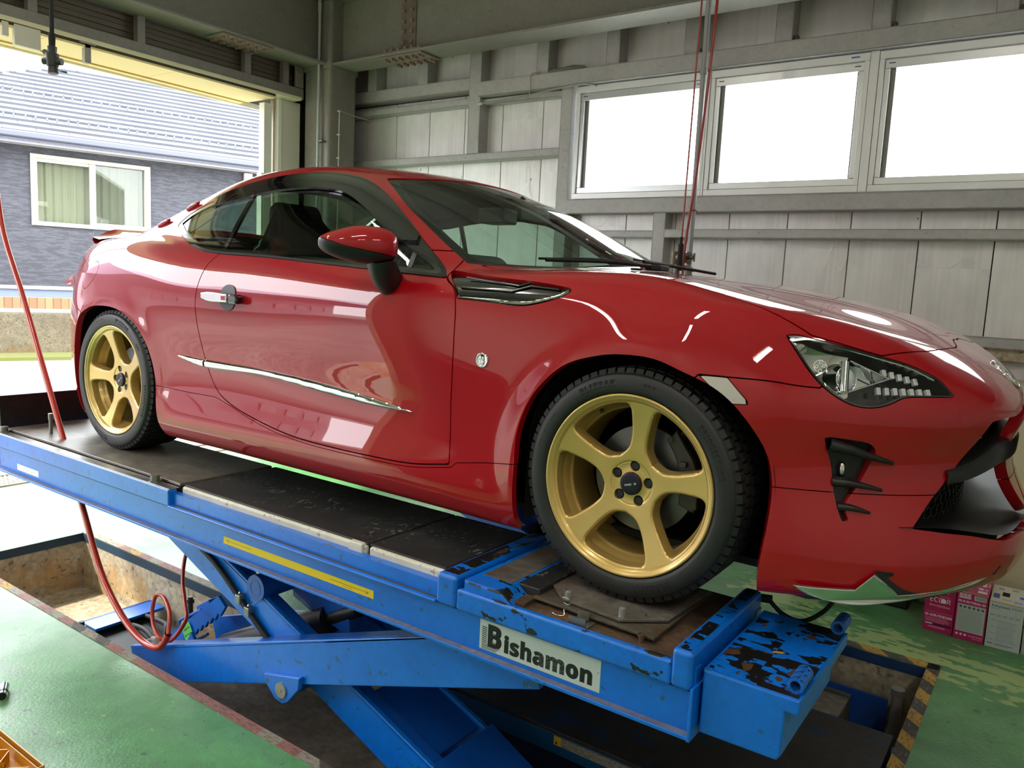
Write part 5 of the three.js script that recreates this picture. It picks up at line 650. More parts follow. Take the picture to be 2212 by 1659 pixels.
function makeWheel(at, far, spin, wordSpin) {
  const w = new THREE.Group(); w.name = 'wheel'; car.add(w); w.position.set(...at); if (far) w.rotation.y = Math.PI;
  const rr = new THREE.Group();
  const add = (n, g, m, rot, label) => { const o = part(n, g, m, w, label); o.rotation.z = rot; return o; };
  add('tire', wheelGeo.tire, rubberSide, 0); add('tread', wheelGeo.tread, rubber, 0.03);
  add('rim', wheelGeo.barrel, gold, spin, 'gold rim barrel'); add('spokes', wheelGeo.face, gold, spin, 'five gold spokes');
  add('center_cap', wheelGeo.cap, capMat, spin - 1.35 + 0.2, 'dark violet cap with lettering');
  wheelGeo.nuts.forEach((g) => add('lug_nut', g, blackSatin, spin));
  const dsc = part('brake_disc', wheelGeo.disc, steelGrey, w); const c = part('brake_caliper', wheelGeo.cal, castIron, w); if (far) c.rotation.z = Math.PI;
  if (!far) { add('sidewall_lettering', sideWords, letterRub, wordSpin); add('rim_lettering', rimWords, std(0xa58340, 0.4, 0.6), spin - 1.25 + 0.1); part('valve', M(cyl(0.004, [-0.105, 0.185, -0.045], [-0.112, 0.192, -0.075], 10), cyl(0.0055, [-0.105, 0.185, -0.045], [-0.103, 0.183, -0.04], 10)), blackSatin, w); }
  return w;
}
makeWheel([0, 0.3168, 0.863], false, 1.43, 0.75); makeWheel([-2.572, 0.3168, 0.868], false, 1.83, 0.02);
makeWheel([0, 0.3168, -0.863], true, 0.4); makeWheel([-2.572, 0.3168, -0.868], true, 1.1);
for (const [nm, loop, cx] of [['front', archLoops.f, 0.004], ['rear', archLoops.r, -2.556]]) for (const s of [1, -1]) {   // wheel housings
  const q = loop.filter((p) => p[1] > 0.13).map(([x, y]) => [cx + (x - cx) * 1.02, 0.33 + (y - 0.33) * 1.02]), pos = [], nor = [], idx = [];
  q.forEach(([x, y]) => { for (const z of [0.8, 0.46]) { pos.push(x, y, s * z); const l = Math.hypot(x - cx, y - 0.33); nor.push((cx - x) / l, (0.33 - y) / l, 0); } });
  for (let i = 0; i + 1 < q.length; i++) idx.push(2 * i, 2 * i + 1, 2 * i + 3, 2 * i, 2 * i + 3, 2 * i + 2);
  const k = pos.length / 3; q.forEach(([x, y]) => { pos.push(x, y, s * 0.46); nor.push(0, 0, s); }); pos.push(cx, 0.3, s * 0.46); nor.push(0, 0, s);
  for (let i = 0; i + 1 < q.length; i++) idx.push(k + i, k + i + 1, k + q.length);
  part('wheel_housing', geoM({ pos, nor, idx }), blackMatt, car);
}
// ---------------------------------------------------------------- trim, lamps, mirrors and cabin of the coupe
function sideZ(x, y) { let l = 0.3, r = 1.05; for (let k = 0; k < 40; k++) { const m = (l + r) / 2; if (bodyF(x, y, m) < 0) l = m; else r = m; } return l; }
function padOn(base, region, h, w, from = 0) {                       // a raised moulding following the body skin
  const m = clip(base, region, -1), pos = m.pos.slice();
  for (let i = 0; i < pos.length; i += 3) { const d = -region(pos[i], pos[i + 1], pos[i + 2]), t = Math.min(1, d / w), k = from + h * Math.sqrt(Math.max(0, 1 - (1 - t) * (1 - t))); for (let c = 0; c < 3; c++) pos[i + c] += m.nor[i + c] * k; }
  const q = withRim({ pos, nor: m.nor, idx: m.idx }, from + 0.004), g = geoM(q); g.computeVertexNormals(); return g;
}
const mirrorZ = (g) => { const k = g.clone(), p = k.attributes.position, n = k.attributes.normal; for (let i = 0; i < p.count; i++) { p.setZ(i, -p.getZ(i)); if (n) n.setZ(i, -n.getZ(i)); } if (k.index) { const a = k.index.array; for (let t = 0; t < a.length; t += 3) { const q = a[t]; a[t] = a[t + 1]; a[t + 1] = q; } } return k; };
const twin = (name, g, mat, parent = car, label) => { part(name, g, mat, parent, label); part(name, mirrorZ(g), mat, parent, label); };
const onFrame = (p, n, up = [0, 1, 0]) => { const N = V(...n).normalize(), X = V(...up).cross(N).normalize(), Y = N.clone().cross(X); return new THREE.Matrix4().makeBasis(X, Y, N).setPosition(...p); };
{
  const { hlM, vent, bvent, pair, one, dlo, hl } = carPieces;
  // chrome lens-shaped strip along the door and the quarter panel
  const strip = sideRegion([[-2.086, 0.479, 1], [-1.99, 0.478], [-1.89, 0.4745], [-1.52, 0.4705], [-1.1535, 0.453], [-0.91, 0.4305], [-0.75, 0.412, 1], [-0.91, 0.409], [-1.1535, 0.4215], [-1.52, 0.4465], [-1.893, 0.4435], [-1.9965, 0.4585]]);
  const fine = (m, r) => clip(m, r, -1, -0.03);
  const near = fine(carBase, strip);
  twin('chrome_strip', padOn(clip(near, (x) => x + 1.881, 1), strip, 0.009, 0.012, 0.002), chrome);
  twin('chrome_strip', padOn(clip(near, (x) => x + 1.892, -1), strip, 0.009, 0.012, 0.002), chrome);
  // wing vent: gloss black panel with two raised bars and a chrome lower edge
  pair('wing_vent', shell(vent, -0.013), blackGloss, 0.01);
  const vr = carPieces.ventR, ventEdge = (x, y) => Math.max(vr(x, y) + 0.003, -(vr(x, y) + 0.012), y - 0.795 - 0.12 * Math.max(0, x + 0.36), -(x + 0.6), x + 0.235);
  twin('vent_trim', padOn(clip(carBase, (x, y) => vr(x, y) - 0.02, -1), (x, y) => Math.max(vr(x, y) + 0.004, -vr(x, y) - 0.013, y - 0.789 - 0.28 * Math.max(0, x + 0.36)), 0.004, 0.004, -0.003), std(0x8a8f86, 0.15, 1));
  for (const [x0, y0, x1, y1] of [[-0.60, 0.846, -0.40, 0.829], [-0.40, 0.829, -0.365, 0.84], [-0.61, 0.816, -0.42, 0.812], [-0.42, 0.812, -0.36, 0.83], [-0.36, 0.83, -0.26, 0.824]]) { const a = [x0, y0, sideZ(x0, y0) - 0.011], b = [x1, y1, sideZ(x1, y1) - 0.011]; twin('vent_bar', cyl(0.0035, a, b, 8), blackGloss); }
  // round badge on the wing
  { const f = onFrame([-0.4907, 0.6058, sideZ(-0.49, 0.606)], [-0.02, 0, 1]), gs = [lathe([[0, 0.0015], [0.0165, 0.0015], [0.0175, 0.0035], [0.0205, 0.0045], [0.0225, 0.003], [0.023, -0.002]], 40)];
    for (const [x, y, a] of [[-0.006, 0.004, 0.35], [0.0045, -0.005, 0.35], [0.005, 0.0065, -0.9], [-0.005, -0.007, -0.9]]) { const g = boxG(-0.0045, 0.0045, -0.0025, 0.0025, 0, 0.004, 0.001); g.rotateZ(a); g.translate(x, y, 0); gs.push(g); }
    gs.forEach((g) => g.applyMatrix4(f)); twin('wing_badge', M(gs), chrome); }
  // door handle: black scoop, silver bar, key cylinder
  { const cup = outline([[-1.7225, 0.7795], [-1.757, 0.765], [-1.766, 0.735], [-1.762, 0.70], [-1.7256, 0.679], [-1.687, 0.692], [-1.676, 0.73], [-1.686, 0.768]], 0.006), cr = sdf(cup), m = clip(carBase, (x, y) => cr(x, y), -1), pos = m.pos.slice();
    for (let i = 0; i < pos.length; i += 3) pos[i + 2] += 0.0035; const g = geoM(withRim({ ...m, pos }, 0.005)); twin('handle_cup', g, blackSatin);
    const z = sideZ(-1.74, 0.727), bar = prism(outline([[-1.846, 0.722, 1], [-1.846, 0.742, 1], [-1.80, 0.7475], [-1.68, 0.744, 1], [-1.68, 0.712, 1], [-1.80, 0.712]], 0.01), z + 0.02, z + 0.038, 0.005), lock = prism(roundRect(-1.678, -1.622, 0.708, 0.745, 0.014), z + 0.004, z + 0.036, 0.007);
    twin('door_handle', bar, std(0xc9cbcd, 0.22, 0.9), car, 'silver door handle'); twin('handle_end', lock, blackGloss); twin('handle_end', boxG(-1.85, -1.835, 0.715, 0.746, z - 0.004, z + 0.032, 0.005), blackGloss); twin('handle_mark', prism(roundRect(-1.712, -1.688, 0.72, 0.736, 0.002), z + 0.0375, z + 0.039), std(0xb02020, 0.4)); }
  // mirrors
  { const sgn = (v, e) => Math.sign(v) * Math.pow(Math.abs(v), e), pos = [], nor = [], idx = [], NU = 72, NVv = 40;
    const e1 = V(-0.62, 0.02, 0.78).normalize(), e2 = V(0.02, 1, 0.0).normalize(), e3 = e1.clone().cross(e2).normalize().multiplyScalar(-1), c = V(-0.915, 0.932, 0.965);
    for (let j = 0; j <= NVv; j++) for (let i = 0; i <= NU; i++) { const u = i / NU * Math.PI * 2, v = (j / NVv - 0.5) * Math.PI, a = sgn(Math.cos(v), 0.62) * sgn(Math.cos(u), 0.6), b = sgn(Math.sin(v), 0.7), d = sgn(Math.cos(v), 0.62) * sgn(Math.sin(u), 0.75);
      const ta = 1 - 0.22 * Math.max(0, a), h = 0.0575 * (1 - 0.28 * Math.max(0, a) - 0.06 * a) * (b > 0 ? 1.02 - 0.3 * Math.max(0, a - 0.2) : 1), th = d > 0 ? 0.085 * ta : 0.035, p = c.clone().addScaledVector(e1, a * 0.122).addScaledVector(e2, b * h).addScaledVector(e3, d * th * (1 - 0.25 * b * b)); pos.push(p.x, p.y, p.z); nor.push(0, 0, 0); }
    for (let j = 0; j < NVv; j++) for (let i = 0; i < NU; i++) { const a = j * (NU + 1) + i, b = a + 1, d = a + NU + 1, e = d + 1; idx.push(a, b, e, a, e, d); }
    const g = geoM({ pos, nor, idx }); g.computeVertexNormals(); const m = { pos: [...g.attributes.position.array], nor: [...g.attributes.normal.array], idx };
    const cut = (x, y, z) => { const t = ((x - c.x) * e1.x + (z - c.z) * e1.z) / 0.122; return y - (0.897 + 0.038 * (t + 1) / 2 + 0.022 * Math.max(0, t - 0.4)) ; };
    const [low, up] = split(m, cut, 0.0008);
    for (const s of [1, -1]) { const mir = new THREE.Group(); mir.name = 'door_mirror'; car.add(mir); const q = s > 0 ? (x) => x : flipZ;
      part('mirror_cap', geoM(q(up)), paint, mir, 'red upper cap'); part('mirror_housing', geoM(q(low)), blackSatin, mir, 'black lower housing');
      const foot = new THREE.TubeGeometry(new THREE.CatmullRomCurve3([V(-0.905, 0.815, 0.825), V(-0.885, 0.838, 0.868), V(-0.868, 0.872, 0.905), V(-0.862, 0.90, 0.92)]), 16, 0.047, 24, false); { const p = foot.attributes.position, cc = V(-0.885, 0.85, 0.87); for (let i = 0; i < p.count; i++) { p.setY(i, Math.min(p.getY(i), 0.885)); p.setZ(i, Math.max(0.80, p.getZ(i))); } foot.computeVertexNormals(); }
      part('mirror_foot', s > 0 ? foot : mirrorZ(foot), blackSatin, mir); const gl = new THREE.CircleGeometry(1, 40); gl.scale(0.085, 0.042, 1); gl.applyMatrix4(onFrame([-0.955, 0.935, 0.93], [-0.78, 0, -0.62])); part('mirror_glass', s > 0 ? gl : mirrorZ(gl), chrome, mir); } }
  // headlamps
  pair('headlamp_lens', shell(hlM, 0.0005), lensClear, 0.003);
  pair('headlamp_bucket', clip(hlM, (x, y, z) => hl(x, y, z) + 0.006, 1), blackGloss, 0.07);
  const back = shell(hlM, -0.066); pair('headlamp_back', back, std(0x101012, 0.2, 0.3), 0);
  const ref = clip(hlM, (x, y, z) => Math.max(hl(x, y, z) + 0.012, x - 0.505 + (y - 0.65) * 0.1), -1); { const pos = ref.pos.slice(); for (let i = 0; i < pos.length; i += 3) { const dx = (pos[i] - 0.45) / 0.075, dy = (pos[i + 1] - 0.675) / 0.07, d = 0.022 + 0.036 * Math.max(0, 1 - dx * dx - dy * dy); for (let c = 0; c < 3; c++) pos[i + c] -= ref.nor[i + c] * d; } const g = geoM({ ...ref, pos }); g.computeVertexNormals(); twin('reflector', g, std(0xb5b5b0, 0.05, 1)); }
  const onL = (x, y, z, off) => { const n = bodyN([x, y, z]); return [[x - n[0] * off, y - n[1] * off, z - n[2] * off], n]; };
  { const [p, n] = onL(0.5, 0.655, 0.7, 0.034), f = onFrame(p, [0.85, 0.1, 0.5]); const ring = lathe([[0.026, -0.03], [0.031, 0.004], [0.033, 0.008], [0.036, 0.006], [0.037, -0.03]], 40); ring.applyMatrix4(f); twin('projector_ring', ring, chrome); const ball = new THREE.SphereGeometry(0.029, 28, 18); ball.scale(1, 1, 0.6); ball.applyMatrix4(f); twin('projector_lens', ball, new THREE.MeshPhysicalMaterial({ color: 0xdfe6ea, roughness: 0.02, metalness: 0.2, clearcoat: 1 }));
    const sh = M(cyl(0.012, onL(0.488, 0.69, 0.69, 0.018)[0], onL(0.497, 0.618, 0.722, 0.018)[0], 16)); twin('bulb_shield', sh, chrome); }
  { const a = onL(0.497, 0.693, 0.686, 0.012)[0], b = onL(0.58, 0.654, 0.636, 0.012)[0], c = onL(0.505, 0.618, 0.717, 0.012)[0], ai = onL(0.497, 0.693, 0.686, 0.05)[0], bi = onL(0.575, 0.654, 0.64, 0.05)[0], ci = onL(0.505, 0.618, 0.717, 0.05)[0]; const g = new THREE.BufferGeometry(), P = []; for (const [p, q, r] of [[a, b, bi], [a, bi, ai], [b, c, ci], [b, ci, bi], [ai, bi, ci]]) P.push(...p, ...q, ...r); g.setAttribute('position', new THREE.Float32BufferAttribute(P, 3)); g.computeVertexNormals(); twin('chrome_wedge', M(g, cyl(0.0022, a, b, 8), cyl(0.0022, b, c, 8)), chrome); }
  const led = phys(0xc8ccd0, 0.08, { clearcoat: 1 });
  for (let i = 0; i < 7; i++) { const t = i / 6, x = 0.57 + 0.1 * t, y = 0.628, z = 0.655 - 0.1 * t, [p, n] = onL(x, y, z, 0.03), g = boxG(-0.006, 0.006, -0.0095, 0.0095, -0.008, 0.004, 0.002); g.applyMatrix4(onFrame(p, n)); twin('lamp_segment', g, led); }
  for (let i = 0; i < 5; i++) { const t = i / 4, x = 0.575 + 0.065 * t, y = 0.673 - 0.018 * t, z = 0.63 - 0.06 * t, [p, n] = onL(x, y, z, 0.03), g = boxG(-0.006, 0.006, -0.009, 0.009, -0.008, 0.003, 0.002); g.applyMatrix4(onFrame(p, n)); twin('lamp_segment', g, led); }
  { const a = [[0.42, 0.7355, 0.72], [0.479, 0.7195, 0.685], [0.547, 0.7, 0.638], [0.6147, 0.678, 0.582], [0.662, 0.652, 0.54]].map((p) => onL(...p, 0.008)[0]); twin('lamp_rail', tube(a, 0.0035, 40, 8), chrome); }
  { const [p, n] = onL(0.4365, 0.6728, 0.7395, -0.001), f = onFrame(p, n), gs = [new THREE.TorusGeometry(0.0155, 0.0006, 6, 48)], bar = (x0, y0, x1, y1) => gs.push(cyl(0.0006, [x0, y0, 0], [x1, y1, 0], 6));
    for (const [cx, cy, r] of [[-0.0085, -0.001, 0], [0.0085, 0.001, 0], [0.002, 0.0105, 0.4], [-0.001, -0.0115, 0.4]]) { const q = [[-0.005, -0.003], [0.002, -0.003], [0.005, 0.0035], [-0.002, 0.0035]].map(([x, y]) => [cx + x * Math.cos(r) - y * Math.sin(r), cy + x * Math.sin(r) + y * Math.cos(r)]); for (let i = 0; i < 4; i++) bar(...q[i], ...q[(i + 1) % 4]); }
    gs.forEach((g) => g.applyMatrix4(f)); twin('lens_emblem', M(gs), std(0xf2f2f2, 0.5)); }
  // black corner vents with three fins and a small lamp
  pair('corner_vent', shell(bvent, -0.02), blackSatin, 0.0);
  const fin = (pts, r) => { const q = pts.map(([x, y, z, o]) => onL(x, y, z, o)[0]), curve = new THREE.CatmullRomCurve3(q.map((p) => V(...p))), g = new THREE.TubeGeometry(curve, 24, r, 12, false), p = g.attributes.position; for (let i = 0; i < p.count; i++) { const k = Math.floor(i / 13), t = k / 24, c = curve.getPointAt(t), s = 1 - 0.72 * t; p.setXYZ(i, c.x + (p.getX(i) - c.x) * s, c.y + (p.getY(i) - c.y) * s * 0.8, c.z + (p.getZ(i) - c.z) * s); } g.computeVertexNormals(); const tip = new THREE.SphereGeometry(r * 0.26, 12, 8); tip.translate(...q[q.length - 1]); return M(g, tip); };
  twin('vent_fin', fin([[0.475, 0.487, 0.742, 0.006], [0.515, 0.478, 0.708, -0.004], [0.555, 0.463, 0.673, -0.006], [0.598, 0.447, 0.632, -0.003]], 0.021), blackSatin);
  twin('vent_fin', fin([[0.488, 0.396, 0.723, 0.008], [0.52, 0.394, 0.70, -0.002], [0.555, 0.387, 0.674, -0.005], [0.583, 0.379, 0.651, -0.003]], 0.017), blackSatin);
  twin('vent_fin', fin([[0.508, 0.337, 0.722, 0.008], [0.53, 0.336, 0.708, -0.002], [0.55, 0.331, 0.694, -0.004], [0.568, 0.325, 0.681, -0.002]], 0.014), blackSatin);
  { const [p, n] = onL(0.507, 0.4245, 0.7086, 0.012), g = new THREE.SphereGeometry(1, 20, 14); g.scale(0.008, 0.02, 0.009); g.applyMatrix4(onFrame(p, n)); twin('corner_lamp', g, chrome); }
  // grille
  { const gr = new THREE.Group(); gr.name = 'grille'; car.add(gr);
    const inL = (y) => 0.62 - 0.42 * Math.max(0, (y - 0.29)) * 0.85, mesh = [], R = 0.0225;
    const backX = (z) => 0.70 - 0.28 * z * z - 0.25 * z ** 4;
    for (let row = 0; row < 12; row++) for (let c = -18; c <= 18; c++) { const y = 0.25 + row * R * 1.2, z = (c + (row % 2) / 2) * R * 1.9; if (Math.abs(z) > inL(y) || y > 0.52) continue; for (let k = 0; k < 3; k++) { const a = k / 3 * Math.PI + Math.PI / 6, b = a + Math.PI / 3, p = (t) => [backX(z + R * Math.cos(t)), y + R * 0.66 * Math.sin(t), z + R * Math.cos(t)]; mesh.push(cyl(0.0028, p(a), p(b), 5)); } }
    part('honeycomb', M(mesh), blackSatin, gr);
    const pan = (f, n0, n1, m0, m1, nu = 30, nv = 6) => { const pos = [], idx = []; for (let i = 0; i <= nu; i++) for (let j = 0; j <= nv; j++) pos.push(...f(n0 + (n1 - n0) * i / nu, m0 + (m1 - m0) * j / nv)); for (let i = 0; i < nu; i++) for (let j = 0; j < nv; j++) { const a = i * (nv + 1) + j; idx.push(a, a + 1, a + nv + 2, a, a + nv + 2, a + nv + 1); } const g = new THREE.BufferGeometry(); g.setAttribute('position', new THREE.Float32BufferAttribute(pos, 3)); g.setIndex(idx); g.computeVertexNormals(); return g; };
    part('grille_back', pan((z, y) => [backX(z) - 0.05, y, z], -0.66, 0.66, 0.22, 0.58), blackMatt, gr);
    const lipX = (z) => noseP(Math.abs(z)) + noseQ(0.245) - 0.012;
    part('grille_floor', pan((z, t) => [backX(z) - 0.05 + (lipX(z) - backX(z) + 0.05) * t, 0.238 + 0.055 * sstep(0.25, 0.62, Math.abs(z)) + 0.012 * (1 - t), z], -0.64, 0.64, 0, 1, 60, 12), blackSatin, gr);
    part('grille_top', pan((z, t) => [0.66 + (noseP(Math.abs(z)) + 0.825 - 0.66) * t, 0.562, z], -0.42, 0.42, 0, 1), blackMatt, gr);
    const bar = []; for (const s of [1]) { const sec = [[0, 0.035], [0.02, 0.03], [0.03, 0.012], [0.028, -0.022], [0.012, -0.034], [-0.03, -0.036], [-0.03, 0.034]]; const pos = [], idx = [], N = 48; for (let i = 0; i <= N; i++) { const z = -0.5 + i / N, k = 1 - 0.35 * Math.max(0, Math.abs(z) - 0.3) / 0.2; sec.forEach(([dx, dy]) => pos.push(0.83 + noseP(Math.abs(z)) * 1.02 + dx - 0.03, 0.445 + dy * k - 0.04 * sstep(0.25, 0.5, Math.abs(z)), z)); } const n = sec.length; for (let i = 0; i < N; i++) for (let j = 0; j < n; j++) { const a = i * n + j, b = i * n + (j + 1) % n; idx.push(a, a + n, b + n, a, b + n, b); } const g = new THREE.BufferGeometry(); g.setAttribute('position', new THREE.Float32BufferAttribute(pos, 3)); g.setIndex(idx); g.computeVertexNormals(); bar.push(toCreasedNormals(g, 0.7)); }
    part('grille_bar', M(bar), blackSatin, gr);
    const plate = boxG(-0.165, 0.165, -0.0825, 0.0825, -0.001, 0.001, 0.0005); plate.rotateY(Math.PI / 2); plate.translate(0.858, 0.475, 0); part('number_plate', plate, std(0xd5d7d6, 0.4), gr); }
  // bonnet emblem
  { const [p, n] = onL(0.779, 0.641, 0.0, -0.0005), f = onFrame(p, n, [0, 0, 1]), gs = [new THREE.TorusGeometry(0.05, 0.004, 10, 48), new THREE.TorusGeometry(0.03, 0.0032, 10, 40), new THREE.TorusGeometry(0.03, 0.0032, 10, 40)]; gs[0].scale(1, 0.68, 1); gs[1].scale(1, 0.5, 1); gs[2].scale(0.5, 1, 1); gs.forEach((g) => g.applyMatrix4(f)); part('bonnet_emblem', M(gs), chrome, car); }
  // chin: chrome corner blades and black splitter
  { const bladeO = outline([[0.44, 0.150, 1], [0.565, 0.146, 1], [0.60, 0.186, 1], [0.625, 0.157], [0.648, 0.128, 1], [0.7, 0.130], [0.82, 0.152, 1], [0.80, 0.138], [0.68, 0.113], [0.63, 0.106], [0.56, 0.103], [0.47, 0.128]], 0.012);
    const lipP = (z) => z; const pos = [], nor = [];
    const g = prism(bladeO, -0.006, 0.006, 0.003), p = g.attributes.position; for (let i = 0; i < p.count; i++) { const x = p.getX(i), zz = nspl([0.4, 0.45, 0.56, 0.62, 0.7, 0.78, 0.84], [0.832, 0.812, 0.738, 0.68, 0.585, 0.47, 0.36])(x) - 0.004; p.setZ(i, zz + p.getZ(i) * 1.4 + (0.15 - p.getY(i)) * -0.25); } g.computeVertexNormals(); twin('chin_blade', g, chrome, car, 'chrome chin blade');
    { const bo = outline([[0.6, 0.19, 1], [0.66, 0.182], [0.84, 0.172, 1], [0.83, 0.152, 1], [0.7, 0.128], [0.645, 0.126, 1]], 0.02), bg = prism(bo, -0.004, 0.004, 0.001), bp = bg.attributes.position, zf = nspl([0.4, 0.45, 0.56, 0.62, 0.7, 0.78, 0.84], [0.832, 0.812, 0.738, 0.68, 0.585, 0.47, 0.36]); for (let i = 0; i < bp.count; i++) bp.setZ(i, zf(bp.getX(i)) - 0.006 + bp.getZ(i)); bg.computeVertexNormals(); twin('chin_filler', bg, blackSatin); } const s2 = []; for (const y of [0.112, 0.165]) { const sh = new THREE.Shape(); const edge = [[0.43, 0.75], [0.46, 0.755], [0.56, 0.69], [0.65, 0.6], [0.72, 0.5], [0.775, 0.4], [0.80, 0.25], [0.81, 0]]; const all = [...edge, ...edge.slice(0, -1).reverse().map(([x, z]) => [x, -z])]; sh.moveTo(all[0][0], all[0][1]); all.slice(1).forEach(([x, z]) => sh.lineTo(x, z)); const e = new THREE.ExtrudeGeometry(sh, { depth: 0.012, bevelEnabled: false }); e.rotateX(Math.PI / 2); e.translate(0, y, 0); s2.push(e); } part('chin_splitter', M(s2), blackSatin, car); }
  // small red fins on the rear pillars and the boot lip
  for (const [x, y, z] of [[-2.53, 1.03, 0.634], [-2.345, 1.107, 0.606]]) { const n = bodyN([x, y, z]), g = new THREE.SphereGeometry(1, 24, 14); g.scale(0.055, 0.011, 0.011); g.rotateZ(0.33); g.applyMatrix4(new THREE.Matrix4().makeTranslation(x + n[0] * 0.004, y + n[1] * 0.004, z + n[2] * 0.004)); twin('pillar_fin', g, paint); }
  { const pos = [], idx = [], N = 60, sec = (z) => { const a = Math.abs(z), k = sstep(0.66, 0.5, a), x0 = -2.98 - 0.03 * (1 - a), y0 = topH(x0, a) + 0.004, x1 = -3.25 + 0.10 * (a / 0.66) ** 2 * (a > 0.3 ? 1 : 1), yb = topH(x1, a); return [[x0, y0], [x0 - 0.08, topH(x0 - 0.08, a) + 0.004 + 0.018 * k], [x1 + 0.06, yb + 0.01 + 0.03 * k], [x1, yb + 0.02 + 0.045 * k], [x1 - 0.008, yb + 0.008 + 0.04 * k], [x1 + 0.01, yb - 0.01]]; };
    for (let i = 0; i <= N; i++) { const z = -0.645 + 1.29 * i / N; sec(z).forEach(([x, y]) => pos.push(x, y, z)); } const n = 6; for (let i = 0; i < N; i++) for (let j = 0; j + 1 < n; j++) { const a = i * n + j; idx.push(a, a + n, a + n + 1, a, a + n + 1, a + 1); } const g = new THREE.BufferGeometry(); g.setAttribute('position', new THREE.Float32BufferAttribute(pos, 3)); g.setIndex(idx); part('boot_spoiler', toCreasedNormals(g, 0.6), paint, car); }
  // wipers
  part('wiper', M(tube([[-0.30, 0.915, 0.1], [-0.40, 0.925, 0.25], [-0.52, 0.918, 0.5]], 0.006, 20, 6), tube([[-0.36, 0.922, 0.05], [-0.44, 0.932, 0.28], [-0.535, 0.921, 0.52]], 0.004, 20, 6), boxG(-0.34, -0.28, 0.905, 0.925, 0.05, 0.13, 0.006)), blackMatt, car);
  part('wiper', M(tube([[-0.30, 0.915, -0.45], [-0.40, 0.935, -0.2], [-0.41, 0.94, 0.0]], 0.006, 20, 6), tube([[-0.42, 0.925, -0.5], [-0.43, 0.942, -0.2], [-0.425, 0.945, 0.05]], 0.004, 20, 6)), blackMatt, car);
  part('bonnet_nozzle', boxG(-0.28, -0.25, 0.897, 0.905, 0.33, 0.36, 0.003), blackMatt, car);
  // cabin
  part('cabin_floor', M(boxG(-3.1, 0.5, 0.13, 0.15, -0.7, 0.7), boxG(-2.5, -2.46, 0.15, 0.85, -0.7, 0.7), boxG(-0.72, -0.7, 0.15, 0.85, -0.72, 0.72), boxG(-2.9, -2.3, 0.84, 0.86, -0.66, 0.66)), blackMatt, car);
  part('dashboard', prism(outline([[-0.5, 0.83, 1], [-0.5, 0.862], [-0.7, 0.885], [-0.95, 0.885], [-1.06, 0.86], [-1.1, 0.8], [-1.08, 0.66], [-1.0, 0.55, 1], [-0.72, 0.55, 1]], 0.02), -0.68, 0.68, 0.02), trimDark, car);
  part('instrument_hood', prism(outline([[-0.86, 0.87, 1], [-0.9, 0.925], [-1.02, 0.935], [-1.1, 0.915], [-1.08, 0.86, 1]], 0.01), 0.2, 0.52, 0.02), trimDark, car);
  { const g = M(new THREE.TorusGeometry(0.175, 0.0155, 14, 56), boxG(-0.17, 0.17, -0.02, 0.012, -0.012, 0.012, 0.008), boxG(-0.02, 0.02, -0.17, 0, -0.012, 0.012, 0.008), new THREE.SphereGeometry(0.055, 24, 14).scale(1, 1, 0.45)); g.rotateY(-Math.PI / 2); g.rotateZ(-0.4); g.translate(-1.17, 0.83, 0.36); part('steering_wheel', g, leather, car); }
  for (const s of [1, -1]) { const seat = new THREE.Group(); seat.name = 'seat'; seat.position.set(0, 0, s * 0.365); car.add(seat);
    const bk = outline([[-1.62, 0.36, 1], [-1.72, 0.5], [-1.81, 0.72], [-1.86, 0.9], [-1.885, 1.02], [-1.9, 1.1], [-1.93, 1.135], [-1.975, 1.12], [-1.985, 1.02], [-1.97, 0.9], [-1.93, 0.7], [-1.86, 0.5], [-1.78, 0.34, 1]], 0.02), gb = prism(bk, -0.25, 0.25, 0.03), p = gb.attributes.position;
    for (let i = 0; i < p.count; i++) { const y = p.getY(i), w = y > 0.93 ? 1 - 0.52 * sstep(0.9, 1.02, y) : 1 - 0.06 * sstep(0.6, 0.4, y); p.setZ(i, p.getZ(i) * w); if (y < 0.95) p.setX(i, p.getX(i) + 0.05 * (p.getZ(i) / 0.25) ** 2); } gb.computeVertexNormals(); part('seat_back', gb, leather, seat);
    for (const t of [1, -1]) part('bolster', tube([[-1.62, 0.42, t * 0.245], [-1.74, 0.66, t * 0.25], [-1.81, 0.85, t * 0.215], [-1.865, 0.95, t * 0.15]], 0.045, 24, 12), redCloth, seat);
    part('seat_cushion', prism(outline([[-1.2, 0.36, 1], [-1.2, 0.46], [-1.3, 0.49], [-1.6, 0.44], [-1.72, 0.42, 1], [-1.72, 0.3, 1], [-1.25, 0.28, 1]], 0.02), -0.25, 0.25, 0.03), leather, seat); }
  part('rear_bench', prism(outline([[-1.95, 0.42, 1], [-2.2, 0.4], [-2.32, 0.6], [-2.42, 0.86], [-2.5, 0.86, 1], [-2.5, 0.3, 1], [-1.95, 0.3, 1]], 0.03), -0.6, 0.6, 0.03), leather, car);
  part('interior_mirror', M(boxG(-0.93, -0.90, 1.08, 1.14, -0.1, 0.12, 0.012), cyl(0.01, [-0.915, 1.13, 0], [-0.98, 1.185, 0], 10)), blackSatin, car);
  part('camera_box', boxG(-1.0, -0.88, 1.06, 1.12, 0.16, 0.26, 0.01), blackSatin, car);
}
